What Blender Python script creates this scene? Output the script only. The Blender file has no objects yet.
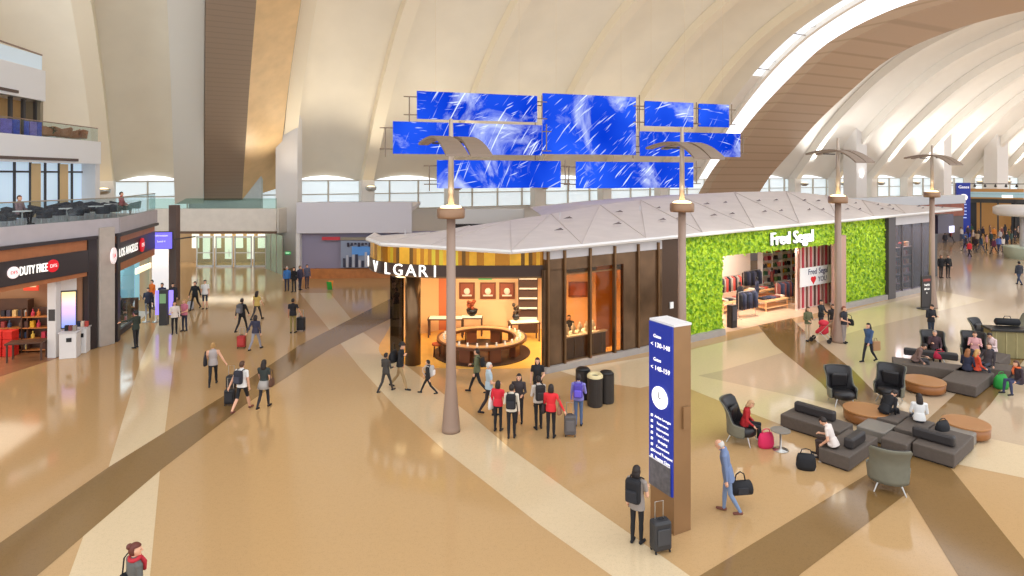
import bpy, math, random
import numpy as np
from mathutils import Vector, Matrix
random.seed(7)
C = bpy.context.scene.collection
SC = bpy.context.scene
PI = math.pi
F, Y0, H = 620.0, 174.5, 8.1          # focal length in pixels, horizon row, eye height
def G(px, py, z=0.0):
    d = F*(H-z)/(py-Y0)
    return ((px-512)/F*d, d)
def PD(px, py, d):
    return ((px-512)/F*d, d, H-(py-Y0)*d/F)
# ------------------------------------------------------------------ materials
def lin(c):
    o = []
    for v in c[:3]:
        v = v/255.0
        o.append(v/12.92 if v <= .04045 else ((v+.055)/1.055)**2.4)
    return (*o, 1.0)
MT = {}
def mat(name, rgb, rough=.6, metal=0.0, emit=0.0, noise=0.0, nscale=8.0, coat=0.0, alpha=1.0, bump=0.0):
    if name in MT: return MT[name]
    m = bpy.data.materials.new(name); m.use_nodes = True
    nt = m.node_tree; b = nt.nodes['Principled BSDF']
    c = lin(rgb)
    b.inputs['Base Color'].default_value = c
    b.inputs['Roughness'].default_value = rough
    b.inputs['Metallic'].default_value = metal
    if coat: b.inputs['Coat Weight'].default_value = coat
    if emit:
        b.inputs['Emission Color'].default_value = c
        b.inputs['Emission Strength'].default_value = emit
    if noise or bump:
        tc = nt.nodes.new('ShaderNodeTexCoord'); n = nt.nodes.new('ShaderNodeTexNoise')
        n.inputs['Scale'].default_value = nscale; n.inputs['Detail'].default_value = 4
        nt.links.new(tc.outputs['Object'], n.inputs['Vector'])
        if noise:
            r = nt.nodes.new('ShaderNodeValToRGB')
            r.color_ramp.elements[0].position = .3; r.color_ramp.elements[1].position = .7
            r.color_ramp.elements[0].color = (*[max(0, v*(1-noise)) for v in c[:3]], 1)
            r.color_ramp.elements[1].color = (*[min(1, v*(1+noise)) for v in c[:3]], 1)
            nt.links.new(n.outputs['Fac'], r.inputs['Fac']); nt.links.new(r.outputs['Color'], b.inputs['Base Color'])
        if bump:
            bp = nt.nodes.new('ShaderNodeBump'); bp.inputs['Strength'].default_value = bump
            nt.links.new(n.outputs['Fac'], bp.inputs['Height']); nt.links.new(bp.outputs['Normal'], b.inputs['Normal'])
    MT[name] = m
    return m
def glass(name, rgb, tr=.75, rough=.03):
    if name in MT: return MT[name]
    m = bpy.data.materials.new(name); m.use_nodes = True
    nt = m.node_tree; nt.nodes.clear()
    o = nt.nodes.new('ShaderNodeOutputMaterial'); mx = nt.nodes.new('ShaderNodeMixShader')
    t = nt.nodes.new('ShaderNodeBsdfTransparent'); g = nt.nodes.new('ShaderNodeBsdfGlossy'); fr = nt.nodes.new('ShaderNodeLayerWeight'); pw = nt.nodes.new('ShaderNodeMath'); ml = nt.nodes.new('ShaderNodeMath')
    c = lin(rgb); t.inputs['Color'].default_value = (*[v*(.6+.4*tr) for v in c[:3]], 1)
    g.inputs['Color'].default_value = (.9,.92,.92,1); g.inputs['Roughness'].default_value = rough
    fr.inputs['Blend'].default_value = .5; pw.operation = 'POWER'; pw.inputs[1].default_value = 4.0; ml.operation = 'MULTIPLY_ADD'; ml.inputs[1].default_value = .45; ml.inputs[2].default_value = .03
    nt.links.new(fr.outputs['Facing'], pw.inputs[0]); nt.links.new(pw.outputs[0], ml.inputs[0]); nt.links.new(ml.outputs[0], mx.inputs['Fac'])
    nt.links.new(t.outputs[0], mx.inputs[1]); nt.links.new(g.outputs[0], mx.inputs[2]); nt.links.new(mx.outputs[0], o.inputs[0])
    MT[name] = m
    return m
# ------------------------------------------------------------------ mesh builder
class MB:
    def __init__(s): s.v = []; s.f = []; s.m = []; s.M = Matrix.Identity(4); s.k = 0
    def add(s, vs, fs, m=None):
        o = len(s.v); T = s.M
        s.v += [tuple(T @ Vector(p)) for p in vs]
        s.f += [tuple(i+o for i in f) for f in fs]
        s.m += [s.k if m is None else m]*len(fs)
        return s
    def box(s, c, d, rz=0.0, m=None, rx=0.0, ry=0.0):
        R = Matrix.Rotation(rz, 4, 'Z') @ Matrix.Rotation(ry, 4, 'Y') @ Matrix.Rotation(rx, 4, 'X')
        vs = [tuple(Vector(c)+R @ Vector((sx*d[0]/2, sy*d[1]/2, sz*d[2]/2))) for sx in (-1,1) for sy in (-1,1) for sz in (-1,1)]
        return s.add(vs, [(0,1,3,2),(4,6,7,5),(0,4,5,1),(2,3,7,6),(0,2,6,4),(1,5,7,3)], m)
    def slab(s, p0, p1, t, z0, z1, m=None):     # wall-like box between two ground points, thickness centred
        dx, dy = p1[0]-p0[0], p1[1]-p0[1]; L = math.hypot(dx, dy)
        return s.box(((p0[0]+p1[0])/2, (p0[1]+p1[1])/2, (z0+z1)/2), (L, t, z1-z0), math.atan2(dy, dx), m)
    def tube(s, p0, p1, r0, r1=None, n=10, m=None):
        return s.path([p0, p1], [r0, r0 if r1 is None else r1], n, m)
    def path(s, pts, rs, n=10, m=None, cap=True):
        pts = [Vector(p) for p in pts]
        if not hasattr(rs, '__len__'): rs = [rs]*len(pts)
        vs = []; fs = []; up = None
        for i, p in enumerate(pts):
            t = (pts[min(i+1, len(pts)-1)]-pts[max(i-1, 0)]).normalized()
            if up is None:
                up = Vector((0,0,1)) if abs(t.z) < .9 else Vector((1,0,0))
            a = t.cross(up).normalized(); b = a.cross(t).normalized(); up = b
            for k in range(n):
                q = 2*PI*k/n
                vs.append(tuple(p+rs[i]*(math.cos(q)*a+math.sin(q)*b)))
        for i in range(len(pts)-1):
            for k in range(n):
                k2 = (k+1) % n
                fs.append((i*n+k, (i+1)*n+k, (i+1)*n+k2, i*n+k2))
        if cap:
            fs.append(tuple(range(n))); fs.append(tuple(range((len(pts)-1)*n, len(pts)*n))[::-1])
        return s.add(vs, fs, m)
    def lathe(s, prof, c=(0,0,0), n=20, m=None, sx=1.0, sy=1.0, cap=True):
        vs = []; fs = []
        for r, z in prof:
            for k in range(n):
                q = 2*PI*k/n
                vs.append((c[0]+r*math.cos(q)*sx, c[1]+r*math.sin(q)*sy, c[2]+z))
        for i in range(len(prof)-1):
            for k in range(n):
                k2 = (k+1) % n
                fs.append((i*n+k, i*n+k2, (i+1)*n+k2, (i+1)*n+k))
        if cap:
            fs.append(tuple(range(n))[::-1]); fs.append(tuple(range((len(prof)-1)*n, len(prof)*n)))
        return s.add(vs, fs, m)
    def prism(s, poly, z0, z1, m=None):
        n = len(poly)
        A = sum(poly[i][0]*poly[(i+1)%n][1]-poly[(i+1)%n][0]*poly[i][1] for i in range(n))
        if A < 0: poly = poly[::-1]
        vs = [(x, y, z0) for x, y in poly]+[(x, y, z1) for x, y in poly]
        fs = [tuple(range(n))[::-1], tuple(range(n, 2*n))]+[(i, (i+1)%n, n+(i+1)%n, n+i) for i in range(n)]
        return s.add(vs, fs, m)
    def ball(s, c, r, n=10, m=None, R=None):
        if not hasattr(r, '__len__'): r = (r, r, r)
        vs = []; fs = []; h = n; w = max(8, int(n*1.4))
        for i in range(h+1):
            t = PI*i/h
            for k in range(w):
                q = 2*PI*k/w
                p = Vector((r[0]*math.sin(t)*math.cos(q), r[1]*math.sin(t)*math.sin(q), -r[2]*math.cos(t)))
                if R: p = R @ p
                vs.append(tuple(Vector(c)+p))
        for i in range(h):
            for k in range(w):
                k2 = (k+1) % w
                fs.append((i*w+k, i*w+k2, (i+1)*w+k2, (i+1)*w+k))
        return s.add(vs, fs, m)
    def caps(s, p0, p1, r0, r1, n=8):
        p0, p1 = Vector(p0), Vector(p1)
        t = (p1-p0).normalized(); P = []; R = []
        for a in (-.92, -.6, -.2): P.append(p0+t*r0*a); R.append(r0*math.sqrt(1-a*a))
        for a in (.2, .6, .92): P.append(p1+t*r1*a); R.append(r1*math.sqrt(1-a*a))
        return s.path(P, R, n)
    def loft(s, rings, n=14, T=None):           # rings: (centre, rx, ry), horizontal ellipses moved by T
        vs = []; fs = []
        for c, rx, ry in rings:
            for k in range(n):
                q = 2*PI*k/n; p = Vector((c[0]+rx*math.cos(q), c[1]+ry*math.sin(q), c[2]))
                vs.append(tuple(T(p) if T else p))
        for i in range(len(rings)-1):
            for k in range(n):
                k2 = (k+1) % n
                fs.append((i*n+k, i*n+k2, (i+1)*n+k2, (i+1)*n+k))
        fs.append(tuple(range(n))[::-1]); fs.append(tuple(range((len(rings)-1)*n, len(rings)*n)))
        return s.add(vs, fs)
    def quad(s, a, b, c, d, m=None): return s.add([a,b,c,d], [(0,1,2,3)], m)
    def grid(s, P, m=None, thick=None):         # P[i][j] points
        h, w = len(P), len(P[0])
        vs = [p for r in P for p in r]
        fs = [(i*w+j, i*w+j+1, (i+1)*w+j+1, (i+1)*w+j) for i in range(h-1) for j in range(w-1)]
        return s.add(vs, fs, m)
    def mesh(s, name):
        me = bpy.data.meshes.new(name); me.from_pydata(s.v, [], s.f); return me
    def build(s, name, mats, parent=None, smooth=False, bevel=0.0, local=False, solid=0.0, kind=None):
        if not isinstance(mats, (list, tuple)): mats = [mats]
        if parent is not None and not local:
            inv = (Matrix.Translation(parent.location) @ parent.rotation_euler.to_matrix().to_4x4()).inverted()
            p = parent.parent
            if p is not None:                    # sub-part: the parent part sits at its thing's origin
                inv = (Matrix.Translation(p.location) @ p.rotation_euler.to_matrix().to_4x4()).inverted()
            s.v = [tuple(inv @ Vector(q)) for q in s.v]
        me = s.mesh(name)
        for m in mats: me.materials.append(m)
        me.polygons.foreach_set('material_index', np.array(s.m, dtype=np.int32))
        if smooth: me.polygons.foreach_set('use_smooth', np.ones(len(s.f), dtype=bool))
        o = bpy.data.objects.new(name, me); C.objects.link(o)
        if parent is not None: o.parent = parent
        if kind: o['kind'] = kind
        if solid:
            md = o.modifiers.new('t', 'SOLIDIFY'); md.thickness = solid; md.offset = 0
        if bevel:
            md = o.modifiers.new('b', 'BEVEL'); md.width = bevel; md.segments = 2; md.limit_method = 'ANGLE'
        return o
def tag(o, label, cat, group=None, kind=None):
    o['label'] = label; o['category'] = cat
    if group: o['group'] = group
    if kind: o['kind'] = kind
    return o
def thing(name, label, cat, loc=(0,0,0), rz=0.0, group=None, kind=None):
    o = bpy.data.objects.new(name, None); C.objects.link(o); o.empty_display_size = .2
    o.location = loc if len(loc) == 3 else (*loc, 0); o.rotation_euler = (0,0,rz)
    return tag(o, label, cat, group, kind)
ORD = ['first','second','third','fourth','fifth','sixth','seventh','eighth','ninth','tenth','eleventh','twelfth','thirteenth','fourteenth','fifteenth','sixteenth','seventeenth','eighteenth','nineteenth','twentieth','twenty-first','twenty-second','twenty-third','twenty-fourth']
TEXTS = []
NAMED = {'black':(26,26,32),'charcoal':(60,60,64),'navy':(40,46,78),'slate grey':(96,98,110),'grey':(150,146,142),'white':(234,230,224),'cream':(240,214,180),'tan':(216,178,122),'brown':(112,84,62),
 'red':(196,48,56),'brick red':(136,58,54),'orange':(222,120,48),'yellow':(230,184,60),'green':(64,112,84),'leaf green':(120,150,90),'blue':(60,100,160),'steel blue':(60,84,112),'pink':(228,136,152),'indigo':(60,60,96)}
def cname(rgb): return min(NAMED, key=lambda k: sum((NAMED[k][i]-rgb[i])**2 for i in range(3)))
def dup(root, loc, rz, label, group=None):
    r = root.copy(); C.objects.link(r); r.location = loc if len(loc) == 3 else (*loc, 0); r.rotation_euler = (0,0,rz)
    r['label'] = label
    if group: r['group'] = group
    for ch in list(root.children):
        c = ch.copy(); C.objects.link(c); c.parent = r
        for g in list(ch.children):
            d = g.copy(); C.objects.link(d); d.parent = c
    return r
def struct(o, label=None, cat=None):
    o['kind'] = 'structure'
    if label: o['label'] = label
    if cat: o['category'] = cat
    return o
def text(name, s, size, M4, m, parent, ext=.02, align='CENTER', sx=1.0):
    cu = bpy.data.curves.new(name, 'FONT'); cu.body = s; cu.size = size; cu.extrude = ext
    cu.align_x = align; cu.align_y = 'CENTER'; cu.resolution_u = 3
    cu.materials.append(m)
    o = bpy.data.objects.new(name, cu); C.objects.link(o)
    if parent is not None:
        p = parent.parent if parent.parent is not None else parent
        inv = (Matrix.Translation(p.location) @ p.rotation_euler.to_matrix().to_4x4()).inverted()
        o.parent = parent; M4 = inv @ M4
    o.matrix_basis = M4 @ Matrix.Diagonal((sx, 1, 1, 1))
    TEXTS.append(o)
    return o
def facing(pos, right, up=(0,0,1)):             # text matrix: x along right, y along up
    r = Vector(right).normalized(); u = Vector(up).normalized(); n = r.cross(u).normalized()
    M4 = Matrix.Identity(4)
    for i in range(3): M4[i][0] = r[i]; M4[i][1] = u[i]; M4[i][2] = n[i]; M4[i][3] = pos[i]
    return M4
def area(name, loc, rot, size, power, col, sy=None):
    l = bpy.data.lights.new(name, 'AREA'); l.energy = power; l.color = col; l.size = size
    if sy: l.shape = 'RECTANGLE'; l.size_y = sy
    o = bpy.data.objects.new(name, l); C.objects.link(o); o.location = loc; o.rotation_euler = rot
    return o
def spot(name, loc, target, power, col, ang=70, blend=.6, r=.3):
    l = bpy.data.lights.new(name, 'SPOT'); l.energy = power; l.color = col; l.spot_size = math.radians(ang); l.spot_blend = blend; l.shadow_soft_size = r
    o = bpy.data.objects.new(name, l); C.objects.link(o); o.location = loc
    o.rotation_euler = (Vector(target)-Vector(loc)).to_track_quat('-Z', 'Y').to_euler()
    return o
# ------------------------------------------------------------------ camera, world
cam = bpy.data.cameras.new('camera'); co = bpy.data.objects.new('camera', cam); C.objects.link(co)
co.location = (0,0,H); co.rotation_euler = (PI/2,0,0)
cam.sensor_fit = 'HORIZONTAL'; cam.sensor_width = 36.0; cam.lens = 36.0*F/1024
cam.shift_y = -(288-Y0)/1024.0
cam.clip_end = 600
SC.camera = co
w = bpy.data.worlds.new('world'); SC.world = w; w.use_nodes = True
w.node_tree.nodes['Background'].inputs[0].default_value = (.965,.985,1.03,1)
w.node_tree.nodes['Background'].inputs[1].default_value = 1.68
SC.view_settings.view_transform = 'Standard'; SC.view_settings.look = 'None'
SC.view_settings.exposure = 0.08; SC.view_settings.gamma = 1.0
SC.cycles.max_bounces = 6; SC.cycles.diffuse_bounces = 4; SC.cycles.glossy_bounces = 3; SC.cycles.transparent_max_bounces = 12
SC.cycles.use_denoising = True; SC.cycles.sample_clamp_indirect = 4.0
SC.cycles.use_adaptive_sampling = True
# hall axes: a along the back wall (to the right and away), b towards the back wall
TA, NB = (.8934,.4493), (-.4493,.8934)
def AB(a, b, z=None):
    p = (a*TA[0]+b*NB[0], a*TA[1]+b*NB[1])
    return p if z is None else (*p, z)
# ------------------------------------------------------------------ common materials
cream = mat('cream plaster', (240,232,214), .75, noise=.03, nscale=.4)
plaster_w = mat('white plaster', (238,234,226), .7, noise=.02, nscale=.5)
white = mat('white paint', (240,240,240), .5)
offw = mat('off white panel', (226,224,222), .55, noise=.02, nscale=2)
lgrey = mat('light grey panel', (205,203,206), .6, noise=.03, nscale=2)
grey = mat('grey concrete', (165,158,152), .7, noise=.05, nscale=3)
dgrey = mat('dark grey', (70,68,68), .6)
black = mat('black satin', (22,21,23), .4)
black_s = mat('black signboard', (38,34,34), .35)
chrome = mat('brushed steel', (190,188,182), .3, .9)
bronze = mat('bronze panel', (120,92,64), .28, .75, noise=.12, nscale=1.5)
bronze_d = mat('dark bronze glass', (112,88,66), .2, .6, noise=.25, nscale=1.2)
brownm = mat('brown painted metal', (158,134,118), .45, .2)
wood = mat('amber wood', (190,120,62), .5, noise=.12, nscale=3)
wood_d = mat('dark wood', (82,54,38), .45, noise=.15, nscale=4)
peach = mat('peach wall', (236,190,140), .7)
red = mat('red', (200,30,28), .5)
blue_em = mat('blue lit sign', (14,40,138), .4, emit=.35)
white_em = mat('white lit letter', (255,252,245), .5, emit=.75)
warm_em = mat('warm lamp glow', (255,226,170), .5, emit=3.0)
cool_em = mat('cool shop light', (200,226,255), .5, emit=1.3)
gl_clear = glass('clear glass', (236,244,246), .93)
gl_green = glass('pale green glass', (226,238,232), .88)
gl_dark = glass('tinted glass', (120,112,108), .6)
gl_bronze = glass('bronze tinted glass', (238,222,200), .9)
# ================================================================== FLOOR
def floor_mat(name, rgb, sp=.10):
    m = bpy.data.materials.new(name); m.use_nodes = True; nt = m.node_tree; b = nt.nodes['Principled BSDF']
    tc = nt.nodes.new('ShaderNodeTexCoord')
    n1 = nt.nodes.new('ShaderNodeTexNoise'); n1.inputs['Scale'].default_value = 9; n1.inputs['Detail'].default_value = 8; n1.inputs['Roughness'].default_value = .8
    n2 = nt.nodes.new('ShaderNodeTexNoise'); n2.inputs['Scale'].default_value = 40; n2.inputs['Detail'].default_value = 2
    a = nt.nodes.new('ShaderNodeMath'); a.operation = 'ADD'
    r = nt.nodes.new('ShaderNodeValToRGB'); c = lin(rgb)
    r.color_ramp.elements[0].position = .75; r.color_ramp.elements[1].position = 1.25 if False else 1.0
    r.color_ramp.elements[0].color = (*[v*(1-sp*1.4) for v in c[:3]], 1); r.color_ramp.elements[1].color = (*[min(1, v*(1+sp)) for v in c[:3]], 1)
    nt.links.new(tc.outputs['Object'], n1.inputs['Vector']); nt.links.new(tc.outputs['Object'], n2.inputs['Vector'])
    nt.links.new(n1.outputs['Fac'], a.inputs[0]); nt.links.new(n2.outputs['Fac'], a.inputs[1])
    nt.links.new(a.outputs[0], r.inputs['Fac']); nt.links.new(r.outputs['Color'], b.inputs['Base Color'])
    b.inputs['Roughness'].default_value = .10; b.inputs['IOR'].default_value = 1.5
    return m
fl_b = floor_mat('beige terrazzo', (188,153,107), .06); fl_d = floor_mat('brown terrazzo', (130,101,62), .08); fl_l = floor_mat('pale terrazzo', (212,190,154), .06)
fl_f = floor_mat('far sheen terrazzo', (192,170,142), .06)
fl = MB()
fl.add([(-45,2,0),(150,2,0),(150,150,0),(-45,150,0)], [(0,1,2,3)], 0)
def stripe(px, z, k):
    pts = [G(x, y) for x, y in px]
    n = len(pts); A = sum(pts[i][0]*pts[(i+1)%n][1]-pts[(i+1)%n][0]*pts[i][1] for i in range(n))
    if A < 0: pts = pts[::-1]
    fl.add([(*p, z) for p in pts], [tuple(range(n))], k)
# far concourse, sky reflection painted in as a greyer tone
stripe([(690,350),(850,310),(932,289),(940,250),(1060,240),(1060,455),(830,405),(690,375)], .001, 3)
stripe([(560,371),(690,350),(850,312),(940,291),(985,300),(860,330),(720,371),(640,388),(590,381)], .002, 2)
# pale bands
stripe([(40,640),(140,640),(150,576),(160,470),(174,360),(181,318),(160,318),(141,360),(109,466),(69,576)], .003, 2)
stripe([(300,293),(330,293),(360,330),(472,416),(512,450),(580,499),(690,576),(760,640),(680,640),(612,576),(540,525),(444,450),(395,406),(360,368)], .003, 2)
stripe([(640,371),(690,374),(830,404),(1024,446),(1080,458),(1080,490),(1024,478),(800,432),(722,402),(690,389),(640,383)], .003, 2)
# brown bands
stripe([(-60,578),(0,543),(109,467),(225,395),(300,345),(392,298),(392,318),(330,349),(245,405),(161,470),(37,576),(-40,640),(-60,640)], .005, 1)
stripe([(752,318),(790,317),(803,330),(853,370),(954,472),(1024,559),(1080,632),(1000,640),(957,574),(908,494),(862,430),(821,383),(774,345)], .005, 1)
stripe([(600,640),(703,574),(868,474),(960,390),(1012,352),(1030,352),(990,405),(905,495),(801,574),(740,640)], .006, 1)
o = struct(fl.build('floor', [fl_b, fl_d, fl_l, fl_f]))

# ================================================================== VAULT
PROF = [(61,7.3),(58.5,10.3),(55.5,14),(52,17.4),(48,20.6),(43,23.4),(36,25.6),(28,26.6),(18,26.4)]
def prof_at(P, n=26):
    out = []
    for i in range(len(P)-1):
        p0, p1, p2, p3 = P[max(i-1,0)], P[i], P[i+1], P[min(i+2,len(P)-1)]
        for k in range(4):
            t = k/4.0
            q = [.5*((2*p1[j])+(-p0[j]+p2[j])*t+(2*p0[j]-5*p1[j]+4*p2[j]-p3[j])*t*t+(-p0[j]+3*p1[j]-3*p2[j]+p3[j])*t**3) for j in (0,1)]
            out.append(tuple(q))
    out.append(P[-1])
    return out
PR = prof_at(PROF)
RIBS_A = [-36,-28.5,-21.5,-14,-6.9,-.6,7.0,14.5,23.3,33.5,42.5,51]
RIBS_B = [67.5,75,83.5,92,101,110,119,128,137]
def nrm(i):
    p, q = PR[max(i-1,0)], PR[min(i+1,len(PR)-1)]
    d = (q[0]-p[0], q[1]-p[1]); L = math.hypot(*d)
    return (d[1]/L, -d[0]/L) if True else None
def vault(name, ribs, m, skip=None, amax=None):
    mb = MB(); R = ribs+([amax] if amax else [])
    for r0, r1 in zip(R[:-1], R[1:]):
        P = []
        for i, (b, z) in enumerate(PR):
            nb, nz = nrm(i); row = []
            for k in range(7):
                t = k/6.0; dd = 1.1*math.sin(PI*t)
                row.append(AB(r0+(r1-r0)*t, b+nb*dd, z+nz*dd))
            P.append(row)
        mb.grid(P)
    return mb.build(name, m, smooth=True)
va = struct(vault('ceiling', RIBS_A, cream, amax=55.2), 'cream ribbed vault rising behind the video screens', 'ceiling')
vb = struct(vault('ceiling', RIBS_B, plaster_w, amax=146), 'white ribbed vault beyond the brown arch', 'ceiling')
def strip(a0, a1, off0, off1, m, name, parent, i0=0, i1=None, P=PR, taper=0):
    mb = MB(); i1 = len(P) if i1 is None else i1
    rows = []
    for i in range(i0, i1):
        b, z = P[i]; nb, nz = nrm(i)
        rows.append([AB(a0, b+nb*off1, z+nz*off1), AB(a0, b-nb*off0, z-nz*off0), AB(a1, b-nb*off0, z-nz*off0), AB(a1, b+nb*off1, z+nz*off1), AB(a0, b+nb*off1, z+nz*off1)])
    mb.grid(rows); 
    n = len(rows)
    mb.add(rows[0][:4], [(0,1,2,3)]); mb.add(rows[-1][:4], [(3,2,1,0)])
    return mb.build(name, m, parent)
rib_w = mat('rib white', (243,232,208), .7)
for a in RIBS_A:
    if a == -.6: strip(a-1.3, a+.86, 2.6, .15, mat('rib grey white', (226,226,218), .7), 'rib', va)
    else: strip(a-.55, a+.55, .8, .15, rib_w, 'rib', va)
for a in RIBS_B: strip(a-.5, a+.5, .9, .15, plaster_w, 'rib', vb)
# skylight strip between the cream vault and the brown arch, open above with glazing bars
sk = thing('window_1', 'sloping skylight band between cream vault and brown arch', 'window', AB(55,50,0), kind='structure')
mb = MB(); mb.grid([[AB(55.2+k*.6, b, z+.3) for k in range(4)] for b, z in PR[14:]]); mb.build('pane', glass('skylight glass', (250,252,255), .9), sk)
mb = MB()
for i in range(15, len(PR)-1, 4):
    b, z = PR[i]; mb.tube(AB(55.2,b,z), AB(57.2,b,z), .06, n=6)
    b2, z2 = PR[i+1]; mb.tube(AB(55.2,b,z), AB(57.2,b2,z2+.2), .03, n=6)
mb.build('glazing_bar', grey, sk)
# lower part of that strip is white solid
mb = MB(); mb.grid([[AB(55.2+k*1.0, b, z+.2) for k in range(3)] for b, z in PR[:15]]); struct(mb.build('ceiling', plaster_w), 'white sloping panel beside the foot of the brown arch', 'ceiling')
# ---- arches
def plank(name, rgb, rgb2, sc, ang=0):
    m = bpy.data.materials.new(name); m.use_nodes = True; nt = m.node_tree; b = nt.nodes['Principled BSDF']
    tc = nt.nodes.new('ShaderNodeTexCoord'); wv = nt.nodes.new('ShaderNodeTexWave'); wv.wave_type = 'BANDS'; wv.bands_direction = 'Z'
    mp = nt.nodes.new('ShaderNodeMapping'); mp.inputs['Rotation'].default_value = (0, ang, 0)
    wv.inputs['Scale'].default_value = sc; wv.inputs['Distortion'].default_value = 0
    r = nt.nodes.new('ShaderNodeValToRGB'); r.color_ramp.elements[0].position = .02; r.color_ramp.elements[1].position = .12
    r.color_ramp.elements[0].color = lin(rgb2); r.color_ramp.elements[1].color = lin(rgb)
    nt.links.new(tc.outputs['Object'], mp.inputs['Vector']); nt.links.new(mp.outputs[0], wv.inputs['Vector'])
    nt.links.new(wv.outputs['Fac'], r.inputs['Fac']); nt.links.new(r.outputs['Color'], b.inputs['Base Color'])
    b.inputs['Roughness'].default_value = .55
    return m
ar_br = plank('brown arch cladding', (200,174,148), (184,158,132), .35)
ar_dk = plank('dark arch cladding', (150,132,114), (141,123,106), 1.1)
ar_gd = mat('golden arch cladding', (222,188,138), .45, noise=.08, nscale=1)
APR = prof_at([(60.5,4.2),(57.5,8.0),(54,11.3),(50.5,14.6),(46,18),(41.8,20.7),(36,22.4),(29,23),(20,22.6),(12,21)])
def arch(name, label, sec, mats, parts, trim=0):
    P = APR[trim:]
    rt = struct(thing(name, label, 'arch beam', AB(sec[0][0],60,0)))
    for pn, idx, m in parts:
        mb = MB(); rows = []
        for i, (b, z) in enumerate(P):
            p, q = P[max(i-1,0)], P[min(i+1,len(P)-1)]; d = (q[0]-p[0], q[1]-p[1]); L = math.hypot(*d); nb, nz = d[1]/L, -d[0]/L
            rows.append([AB(sec[k][0], b+nb*sec[k][1], z+nz*sec[k][1]) for k in idx])
        mb.grid(rows)
        if len(idx) > 2: mb.add([r for r in rows[0]], [tuple(range(len(idx)))])
        mb.build(pn, m, rt)
    return rt
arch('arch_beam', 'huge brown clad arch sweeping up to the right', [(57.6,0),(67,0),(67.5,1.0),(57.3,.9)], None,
     [('soffit', [0,1], ar_br), ('side_panel', [1,2], mat('arch edge shaded brown', (140,118,102), .6)), ('upper_side', [3,0], ar_br), ], 0)  # right-hand edge is darker brown, its shade put into the colour
strip(56.9, 57.4, .2, .3, plaster_w, 'edge_band', None)['kind'] = 'structure'
bpy.data.objects['edge_band'].name = 'trim_1'
arch('arch_beam', 'tall two-tone brown and golden beam hanging at the left', [(.3,0),(3.3,0),(6.3,1.5),(6.5,2.5),(.3,1.6)], None,
     [('soffit', [0,1], ar_dk), ('golden_face', [1,2], ar_gd), ('side_panel', [2,3,4,0], ar_dk)], 2)
# ---- fins and columns in front of the back wall
def column(p, w, d, z1, m, label, rz=0.0, z0=0):
    return struct(MB().box((p[0], p[1], (z0+z1)/2), (w, d, z1-z0), rz).build('column', m, bevel=.03), label, 'column')
col_m = mat('column white', (232,230,228), .6)
for px, top, dd, wpx, lb in [(855,108,88,16,'white fin column right of the brown arch'),(941,112,98,13,'slim white column behind the fourth lamp post'),(996,114,104,20,'broad white column above the far shops')]:
    x, y, z = PD(px, top, dd); column((x,y), wpx*dd/F, 2.0, z, col_m, lb, .46)
x, y, z = PD(289, 95, 54); column((x,y), 1.9, 1.2, z, col_m, 'tall white pillar left of the grey parapet', 0)
x, y, z = PD(90, 97, 51); column((x,y), 1.6, 1.2, z, col_m, 'short white pillar under a rib beyond the terraces', 0)
# ---- back wall with clerestory
wb = MB()
wb.slab(AB(-42,61.6), AB(-4,61.6), .3, 0, 4.6); wb.slab(AB(8.5,61.6), AB(165,61.6), .3, 0, 4.6)
struct(wb.build('wall_back', mat('back wall', (238,236,232), .7)))
win = mat('daylit glass', (222,234,240), .2, emit=.6)
frame_m = mat('window frame tan', (214,208,196), .5)
k = 0
ww = struct(thing('window_2', 'long clerestory glazing under the vault', 'window', AB(40,61.5,0)))
mb = MB(); mb.slab(AB(-42,61.4), AB(165,61.4), .06, 4.6, 7.6); mb.build('pane', win, ww)
mb = MB()
for a in np.arange(-40, 160, 3.0):
    p = AB(a, 61.2); mb.box((*p, 6.1), (.14,.25,3.0), .466)
for z in (4.65,6.2,7.5): mb.slab(AB(-42,61.2), AB(165,61.2), .2, z-.06, z+.06)
mb.build('window_frame', frame_m, ww)
we = struct(thing('window_6', 'bright tall end glazing beyond the last rib at the right edge', 'window', AB(147,50,0)))
MB().grid([[AB(150,b,z) for z in (7.6,14,20,27)] for b in (61,50,38,26)]).build('pane', mat('end daylight', (244,248,252), .3, emit=.9), we)
mb = MB()
for b in (58,52,46,40,34): mb.box((*AB(149.8,b),16),(.25,.2,18),.466)
mb.build('window_frame', frame_m, we)
# rib feet with lamps
foot = MB(); 
for i, a in enumerate(RIBS_A[3:]+RIBS_B):
    if a in (7.0,-.6,67.5): continue
    t = thing('uplight', 'warm uplight at the foot of the %s rib from the left' % ORD[i], 'lamp', AB(a,59.6,0), .466, 'uplights along the back wall')
    MB().box(AB(a,60.3,6.0),(1.3,1.2,3.2),.466).build('rib_foot', plaster_w, va if a < 60 else vb, bevel=.1)
    MB().lathe([(.25,0),(.5,.15),(.55,.4),(.5,.45)], (0,-.9,6.5), 14).build('bowl', chrome, t, local=True, smooth=True)
    MB().lathe([(.46,0),(.3,.1),(.02,.14)], (0,-.9,6.9), 14).build('lamp_lens', warm_em, t, local=True)
for a in [6,10.5,14.5,19,23.3,28,33.5,38,42.5,47]:  # beams between the rib lamps are added to brighten the vault
    spot('uplight_beam', AB(a,55.5,7.2), AB(a,46,24), 850, (1,.88,.70), 125, .9, .6)
for a in (75,83,92,101,110,119,128):
    spot('uplight_beam', AB(a,56,7.4), AB(a,46,24), 4200, (1,.98,.94), 130, .9, .6)
spot('beam_light', AB(9,50,5.5), AB(4.5,50,19), 600, (1,.80,.5), 100, .9, .8)

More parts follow.
